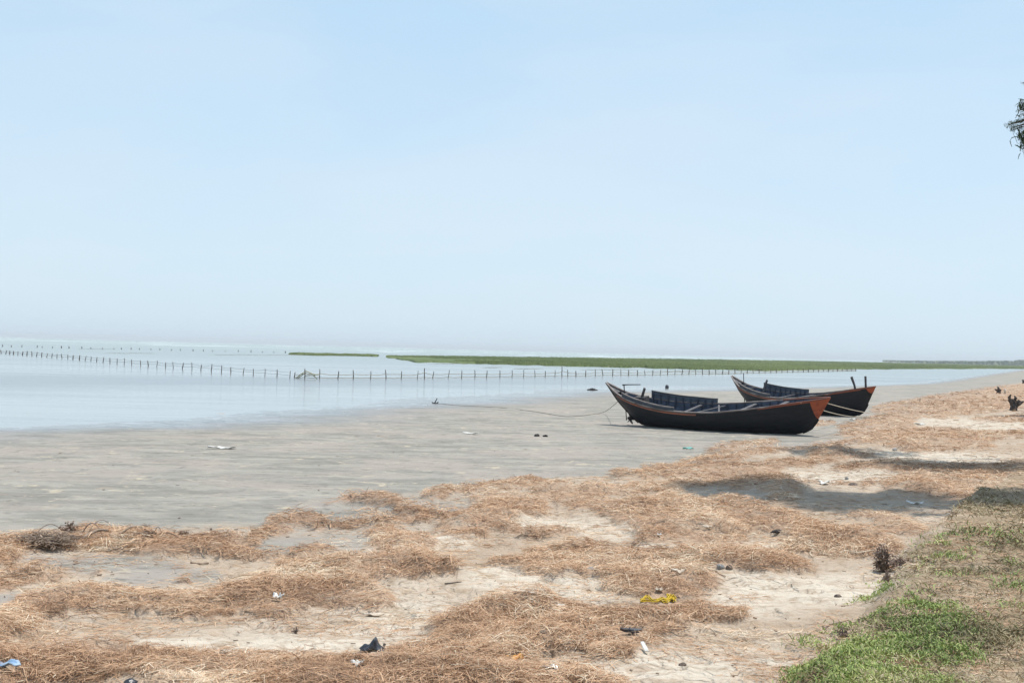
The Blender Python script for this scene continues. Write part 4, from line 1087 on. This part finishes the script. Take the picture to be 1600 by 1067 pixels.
stick("driftwood_stick", [(1304, 986), (1314, 988), (1324, 989)], 0.007, M_STUMP, "straight dark twig just below the forked one", "stick")
blob("net_bundle", 926, 608, 15, 5, M_IRON, "low dark bundle on the wet mud left of the nearer boat's stern", "net bundle", 33, 0.5, 0.5)
p = wl(1042, 607); o = link("net_float", blob_mesh("net_float", (0.28, 0.28, 0.42), 3, 0.08), M_BLACKPL, None, True); o.location = p + Vector((0, 0, 0.10)); tag(o, "small dark float on the water behind the nearer boat", "float")
blob("white_foam_block", 1274, 656.5, 4, 5, M_WHITE, "tiny white block on the mud at the nearer boat's stem", "block", 34, 0.15)

# small chips and flakes sprinkled over the beach
m1 = MB(); r = random.Random(21)
X, Y = scatter_px(420, 0, 1600, 700, 1066)
for x, y in zip(X, Y):
    if float(sdist(WRACK, np.array(x), np.array(y))) < 0.5 and r.random() < 0.85: continue
    z = ground_z(x, y) + 0.008; s = r.uniform(0.004, 0.011) * min(y / 9, 2.0); a = r.uniform(0, PI)
    m1.box((x, y, z), (s * r.uniform(2, 4.5), s * r.uniform(.3, 1), 0.005), Matrix.Rotation(a, 3, 'Z') @ Matrix.Rotation(r.uniform(-.4, .4), 3, 'X'))
tag(m1.build("wood_chips", straw_material("chip_wood", [(0, (.16, .11, .075)), (.5, (.16, .11, .075)), (1, (.2, .15, .1))])), "tiny dark bark chips strewn over the whole beach", "bark chips", kind="stuff")

# ------------------------------------------------------------------ stumps and dead shrubs
def snag(px, py, prongs, hpx, label, seed, spread=0.5, thick=0.05, mat=M_STUMP, name="tree_stump"):
    p = gp(px, py); H = hpx / FPX * p.y; r = random.Random(seed)
    root = empty(name, p); tag(root, label, "tree stump")
    m = MB(); m.tube([(0, 0, -.1), (0.02, 0, H * .2), (0, .02, H * .42)], [thick * 2.6, thick * 2.0, thick * 1.3], 9); m.build("trunk", mat, root, True)
    for k, (dx, hh) in enumerate(prongs):
        a = [Vector((0, 0, H * .22))]
        for q in range(1, 6):
            u = q / 5; a.append(Vector((dx * H * u ** 0.8 + r.uniform(-.05, .05) * H, r.uniform(-.12, .12) * H, H * (.22 + (hh - .22) * u) + r.uniform(-.03, .03) * H)))
        mm = MB(); mm.tube(a, [thick * 1.35, thick * 1.2, thick * 1.0, thick * .95, thick * .9, thick * .35], 7)
        for b in range(2):
            i = r.randint(2, 4); d = Vector((r.uniform(-.3, .3), r.uniform(-.2, .2), r.uniform(-.05, .3))) * H
            mm.tube([a[i], a[i] + d * .5, a[i] + d], [thick * .6, thick * .45, thick * .15], 5)
        mm.build("root_prong", mat, root, True)
snag(1583, 641, [(-.22, 1.0), (.12, .92), (.38, .62), (-.08, .72), (.5, .45), (.72, .60), (.2,.5), (-.15,.5)], 24, "largest dark upturned stump on the straw bank at the right edge", 3, thick=.075)
snag(1560, 614, [(-.5, .62), (-.1, 1.0), (.45, .5), (.15, .75), (.3, .3)], 10, "smaller dark stump farther along the bank beside a pale post", 5, thick=.07)
snag(1600, 599, [(-.4, .8), (.2, 1.0), (.5, .5)], 7, "farthest dark stump cut by the right edge", 8, thick=.10)
pp = gp(1570, 615.5); m = MB(); hh = 8 / FPX * pp.y; m.tube([(0, 0, -.05), (.01, 0, hh * .5), (0, 0, hh)], [.075, .08, .06], 9); o = m.build("marker_post", M_SHELL, None, True); o.location = pp; tag(o, "short pale post right of the smaller stump", "post")

def shrub(px, py, wpx_, hpx, n, label, seed, mat, lean=(0, 0), name="dead_shrub", leaves=0, flat=1.0):
    p = gp(px, py); s = p.y / FPX; W, H = wpx_ * s, hpx * s; r = random.Random(seed)
    root = empty(name, p); tag(root, label, "dead shrub")
    m = MB(); tips = []
    for k in range(n):
        a = r.uniform(0, 2 * PI); rad = r.uniform(.15, 1) * W / 2; h = H * r.uniform(.35, 1.0) * (1 - .35 * (rad / W * 2) ** 2)
        q = [Vector((r.uniform(-.06, .06) * W, r.uniform(-.06, .06) * W, 0))]
        e = Vector((rad * math.cos(a) + lean[0] * h, rad * math.sin(a) * .7 * flat + lean[1] * h, h))
        for t in (.35, .7, 1.0):
            q.append(e * t + Vector((r.gauss(0, .04) * W, r.gauss(0, .04) * W, math.sin(t * 3) * .06 * H)))
        th = r.uniform(.0035, .007) * max(p.y / 8, 1)
        m.tube(q, [th, th * .8, th * .6, th * .25], 5); tips.append(q)
        for b in range(3):
            i = r.choice((1, 2)); d = Vector((r.gauss(0, .16) * W, r.gauss(0, .16) * W, r.gauss(.05, .14) * H))
            m.tube([q[i], q[i] + d * .5 + Vector((0, 0, .01)), q[i] + d], [th * .55, th * .4, th * .15], 4); tips.append([q[i], q[i] + d * .5, q[i] + d])
    m.build("branches", mat, root)
    if leaves:
        P = np.array([list(q[r.randint(1, len(q) - 1)] + Vector((r.gauss(0, .02), r.gauss(0, .02), r.gauss(0, .012)))) for q in (r.choice(tips) for _ in range(leaves))])
        P[:, 2] = np.maximum(P[:, 2], 0.004)
        N = leaves
        V, F, T = ribbons(P, RNG.uniform(0, 2 * PI, N), RNG.uniform(.012, .03, N) * max(p.y / 8, 1), RNG.uniform(.006, .014, N) * max(p.y / 8, 1), np.zeros(N), RNG.uniform(-.8, .8, N), RNG.normal(0, .8, N), RNG.random(N))
        link("withered_leaves", mesh_np("withered_leaves", V, F, {"tone": T}), M_DARKSTRAW, root)
shrub(1380, 893, 34, 46, 46, "dark withered shrub leaning over the edge of the low bank", 4, M_TWIG, (-.1, 0), leaves=800)
shrub(1408, 886, 40, 14, 40, "low withered twigs trailing right from the leaning shrub", 14, M_TWIG, (.3, 0), leaves=380)
shrub(1385, 912, 18, 22, 22, "bare exposed roots under the withered shrub at the bank edge", 15, M_TWIG, (0.0, -0.2))
shrub(75, 853, 120, 24, 110, "pile of grey dead branches half buried in straw at the left edge", 16, M_PTWIG, leaves=300, flat=.6)
shrub(108, 838, 26, 22, 20, "small brown brush standing on top of the branch pile at left", 17, M_PTWIG, leaves=260, name="dead_brush")
shrub(330, 1068 - 240, 6, 3, 6, "few tiny twigs on the mud beyond the left straw bank", 18, M_TWIG)
shrub(232, 838, 22, 8, 30, "low brown brush on the left straw bank beside a bare arc", 19, M_TWIG, leaves=200, name="dead_brush")
shrub(285, 834, 24, 5, 16, "small yellowish twig tuft on the mud behind the left straw bank", 20, M_PTWIG, leaves=80)
shrub(462, 989, 18, 10, 10, "thin dead sprig on the pale sand in the left foreground", 24, M_TWIG)
shrub(1318, 1000, 30, 22, 18, "bare reddish twigs at the left rim of the green patch", 25, M_TWIG)
# arching bare stems over the branch pile
def arc(px0, py0, px1, py1, top, label, r_=0.006, mat=M_TWIG):
    A, B = gp(px0, py0), gp(px1, py1); Y = (A.y + B.y) / 2
    T = Vector(at_depth((px0 + px1) / 2, top, Y)); h = T.z - (A.z + B.z) / 2
    Q = [A + (B - A) * t + Vector((0, 0, h * math.sin(PI * t) ** 0.8)) for t in np.linspace(0, 1, 14)]
    m = MB(); m.tube([q - A for q in Q], [r_ * (1 - .5 * i / 13) for i in range(14)], 5); o = m.build("bare_stem", mat, None, True); o.location = A; tag(o, label, "bare stem")
arc(48, 848, 100, 835, 819, "left thin arching stem over the branch pile")
arc(128, 836, 160, 838, 817, "right dark arching stem over the branch pile", 0.007)
arc(140, 830, 176, 828, 812, "tallest faint arching stem right of the brush", 0.005)
arc(240, 838, 253, 838, 823, "small thin hoop stem on the left straw bank")
arc(246, 836, 288, 848, 833, "long pale stem bowed along the left straw bank", 0.007, M_PTWIG)
stick("dead_branch", [(130, 848), (150, 841), (168, 836)], 0.02, M_PTWIG, "thick pale branch sticking out of the left branch pile", "branch", 0.03, 0.03)
stick("dead_branch", [(190, 843), (205, 837), (222, 834)], 0.012, M_PTWIG, "thin pale branch in the middle of the left straw bank", "branch", 0.05, 0.03)

# ------------------------------------------------------------------ trees along the right side
TO_SUN = Vector((0.28, 0.15, 0.948)).normalized()
def tree(base, height, lobes, label, seed, twigs=(), needles=15000, thick=.17):
    r = random.Random(seed); rg = np.random.default_rng(seed)
    root = empty("casuarina_tree", base); tag(root, label, "tree", "tall trees on the bank at right")
    b = Vector(base); m = MB()
    tr = [Vector((0.12 * math.sin(k * 1.3 + seed), 0.12 * math.cos(k * 1.1), height * k / 8 - (0.3 if k == 0 else 0))) for k in range(9)]
    m.tube(tr, [thick * (1.25 - .12 * k) if k else thick * 1.5 for k in range(9)], 10); m.build("trunk", M_BARK, root, True)
    lm = MB(); C = []; 
    for (c, ax, share) in lobes:
        lc = Vector(c) - b
        anch = tr[min(7, max(2, int(8 * max(lc.z - 1.5, 1) / height)))]
        lm.tube(catmull([anch, anch + (lc - anch) * .5 + Vector((0, 0, .25)), lc], 5), [thick * .55 * (1 - .08 * i) for i in range(11)], 7)
        for k in range(int(64 * share)):
            while True:
                v = Vector((r.uniform(-1, 1), r.uniform(-1, 1), r.uniform(-1, 1)))
                if .15 < v.length < 1: break
            q = lc + Vector((v.x * ax[0], v.y * ax[1], v.z * ax[2])); C.append((q, .42))
            lm.tube([lc + Vector((v.x * ax[0], v.y * ax[1], 0)) * .15, lc + (q - lc) * .6 + Vector((0, 0, .1)), q], [.03, .02, .008], 5)
    for q, s in twigs:
        q = Vector(q) - b; C.append((q, s))
    if twigs:
        tq = [Vector(q) - b for q, s in twigs]
        a0 = tr[5]
        cen = tq[0]
        lm.tube(catmull([a0, a0 + (Vector((cen.x + .9, cen.y, cen.z + .1)) - a0) * .5 + Vector((0, 0, .2)), Vector((cen.x + .9, cen.y, cen.z + .1))], 6), [.045 - .0025 * i for i in range(13)], 6)
        for u in (.25, .4, .55, .7, .85, 1.0, 1.1):
            e = a0 + (Vector((cen.x + .9, cen.y, cen.z + .1)) - a0) * min(u, 1); C.append((e + Vector((r.uniform(-.1, .25), r.uniform(-.3, .3), .35 * (1 - u) + r.uniform(-.15, .25))), .42))
        for q in tq: lm.tube([Vector((cen.x + .9, cen.y, cen.z + .1)), (q + Vector((cen.x + .9, cen.y, cen.z + .25))) / 2, q], [.02, .012, .005], 5)
    lm.build("limbs", M_BARK, root, True)
    tot = sum(s for _, s in C); V_ = []; F_ = []; T_ = []; off = 0
    for q, s in C:
        n = int(needles * s / tot) if s > .4 else int(900 * s)
        cl = rg.normal(0, 1, (n, 3)) * np.array([s * .36, s * .42, s * .30]) + np.array(q)
        cl[:, 2] -= np.abs(rg.normal(0, .12, n)) * s
        ln = rg.uniform(.10, .24, n) * min(1, s * 3)
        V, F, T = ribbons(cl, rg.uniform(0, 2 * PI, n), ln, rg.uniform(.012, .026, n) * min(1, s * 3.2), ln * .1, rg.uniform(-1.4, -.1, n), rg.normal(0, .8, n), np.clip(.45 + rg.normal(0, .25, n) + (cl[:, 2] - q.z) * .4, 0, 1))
        V_.append(V); F_.append(F + off); T_.append(T); off += len(V)
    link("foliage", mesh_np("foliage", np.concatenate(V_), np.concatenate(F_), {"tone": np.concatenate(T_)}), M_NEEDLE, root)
def above(px, py, h):
    g = gp(px, py); return g + TO_SUN * (h / TO_SUN.z)
tw = [((1577, 195), .07), ((1580, 193), .07), ((1583, 199), .07), ((1582, 204), .05), ((1590, 190), .06), ((1594, 197), .09), ((1597, 188), .08), ((1600, 211), .10), ((1601, 222), .10), ((1600, 230), .06), ((1594, 172), .07), ((1598, 166), .09), ((1603, 160), .10), ((1600, 130), .05), ((1612, 214), .25), ((1612, 165), .2)]
twp = [(tuple(at_depth(px, py, 15.0)), s) for (px, py), s in tw]
tb = Vector((10.2, 16.8, ground_z(10.2, 16.8)))
tree(tb, 12.0, [(above(1606, 779, 9.5), (.8, .7, .6), .6), (above(1405, 783, 10.8), (.95, 1.5, .45), 1.0), (above(1310, 783, 10.8), (.9, 1.6, .45), 1.0), (above(1225, 768, 10.8), (1.0, 1.6, .4), .9), (above(1140, 765, 10.8), (.9, 1.5, .4), .8)],
     "dark feathery tree whose drooping sprays hang in at the upper right edge", 2, twp, 56000)
tb = Vector((15.0, 24.5, ground_z(15.0, 24.5)))
tree(tb, 15.0, [(above(1560, 728, 13.5), (1.5, 1.6, .6), 1.0), (above(1440, 722, 13.5), (1.6, 1.9, .5), 1.2), (above(1320, 700, 13.5), (1.5, 1.8, .5), 1.0)],
     "second tree on the bank, known only by the shade it throws on the straw", 5, (), 36000)
tb = Vector((25.0, 45.5, ground_z(25.0, 45.5)))
tree(tb, 11.0, [(above(1612, 652, 10.5), (1.3, 2.4, .7), 1.0)],
     "third tree farther along the bank, shading the largest stump", 9, (), 11000)

# ------------------------------------------------------------------ air
def haze():
    m = bpy.data.materials.new("sea_haze"); m.use_nodes = True; nt = m.node_tree; nt.nodes.clear()
    out = nt.nodes.new("ShaderNodeOutputMaterial"); v = nt.nodes.new("ShaderNodeVolumePrincipled")
    v.inputs["Color"].default_value = (0.95, 0.985, 1.0, 1); v.inputs["Density"].default_value = HAZE
    nt.links.new(v.outputs[0], out.inputs["Volume"])
    m.volume_intersection_method = 'ACCURATE' if hasattr(m, "volume_intersection_method") else m.volume_intersection_method
    o = MB().box((0, 0, 9.5), (18600, 18600, 23)).build("haze", m)
    tag(o, kind="stuff")
HAZE = 0.00024
haze()

# ------------------------------------------------------------------ sky, sun, camera
w = bpy.data.worlds.new("World"); scene.world = w; w.use_nodes = True
nt = w.node_tree; nt.nodes.clear(); t = NT(nt)
out = t.n("ShaderNodeOutputWorld"); bg = t.n("ShaderNodeBackground"); sky = t.n("ShaderNodeTexSky", sky_type='NISHITA')
elev = math.asin(TO_SUN.z); azim = math.atan2(TO_SUN.x, TO_SUN.y)
sky.sun_disc = False; sky.sun_elevation = elev; sky.sun_rotation = azim
sky.altitude = 0; sky.air_density = 1.0; sky.dust_density = 1.2; sky.ozone_density = 2.0
tc = t.n("ShaderNodeTexCoord"); sp = t.n("ShaderNodeSeparateXYZ"); t.l.new(tc.outputs["Generated"], sp.inputs[0])
el = t.ramp(sp.outputs[2], 0.0, 0.36)
hz = t.mix(el, (3.32, 4.16, 4.82), (2.68, 3.76, 4.72))
hz = t.mix(t.ramp(sp.outputs[2], 0.3, 0.9), hz, (1.5, 2.5, 4.0))
cl = t.noise(t.coord((1.2, 1.2, 4.5), (0, 0, 0.3), "Generated"), 1.6, 5, 0.55, 0.3)
hz = t.mix(t.ramp(cl, 0.36, 0.66, 0, 0.6), hz, (3.6, 4.2, 4.7))
skc = t.mix(0.88, sky.outputs[0], hz)
t.l.new(skc, bg.inputs[0]); bg.inputs[1].default_value = 0.145
t.l.new(bg.outputs[0], out.inputs[0])
sun = bpy.data.lights.new("sun", 'SUN'); sun.energy = 3.3; sun.angle = math.radians(0.6); sun.color = (1.0, 0.95, 0.88)
so = bpy.data.objects.new("sun", sun); COL.objects.link(so); so.rotation_euler = TO_SUN.to_track_quat('Z', 'Y').to_euler(); so.location = (20, 10, 60)

cam = bpy.data.cameras.new("camera"); co = bpy.data.objects.new("camera", cam); COL.objects.link(co)
cam.sensor_width = 36.0; cam.lens = 36.0 * FPX / 1600; cam.clip_start = 0.1; cam.clip_end = 20000
Rm = Matrix((rgt, upv, -fwd)).transposed(); co.matrix_world = Matrix.Translation(CAM) @ Rm.to_4x4()
scene.camera = co
scene.view_settings.view_transform = 'Standard'; scene.view_settings.look = 'None'; scene.view_settings.exposure = 0.45; scene.view_settings.gamma = 1.0
scene.cycles.max_bounces = 6; scene.cycles.volume_bounces = 0; scene.cycles.use_denoising = True
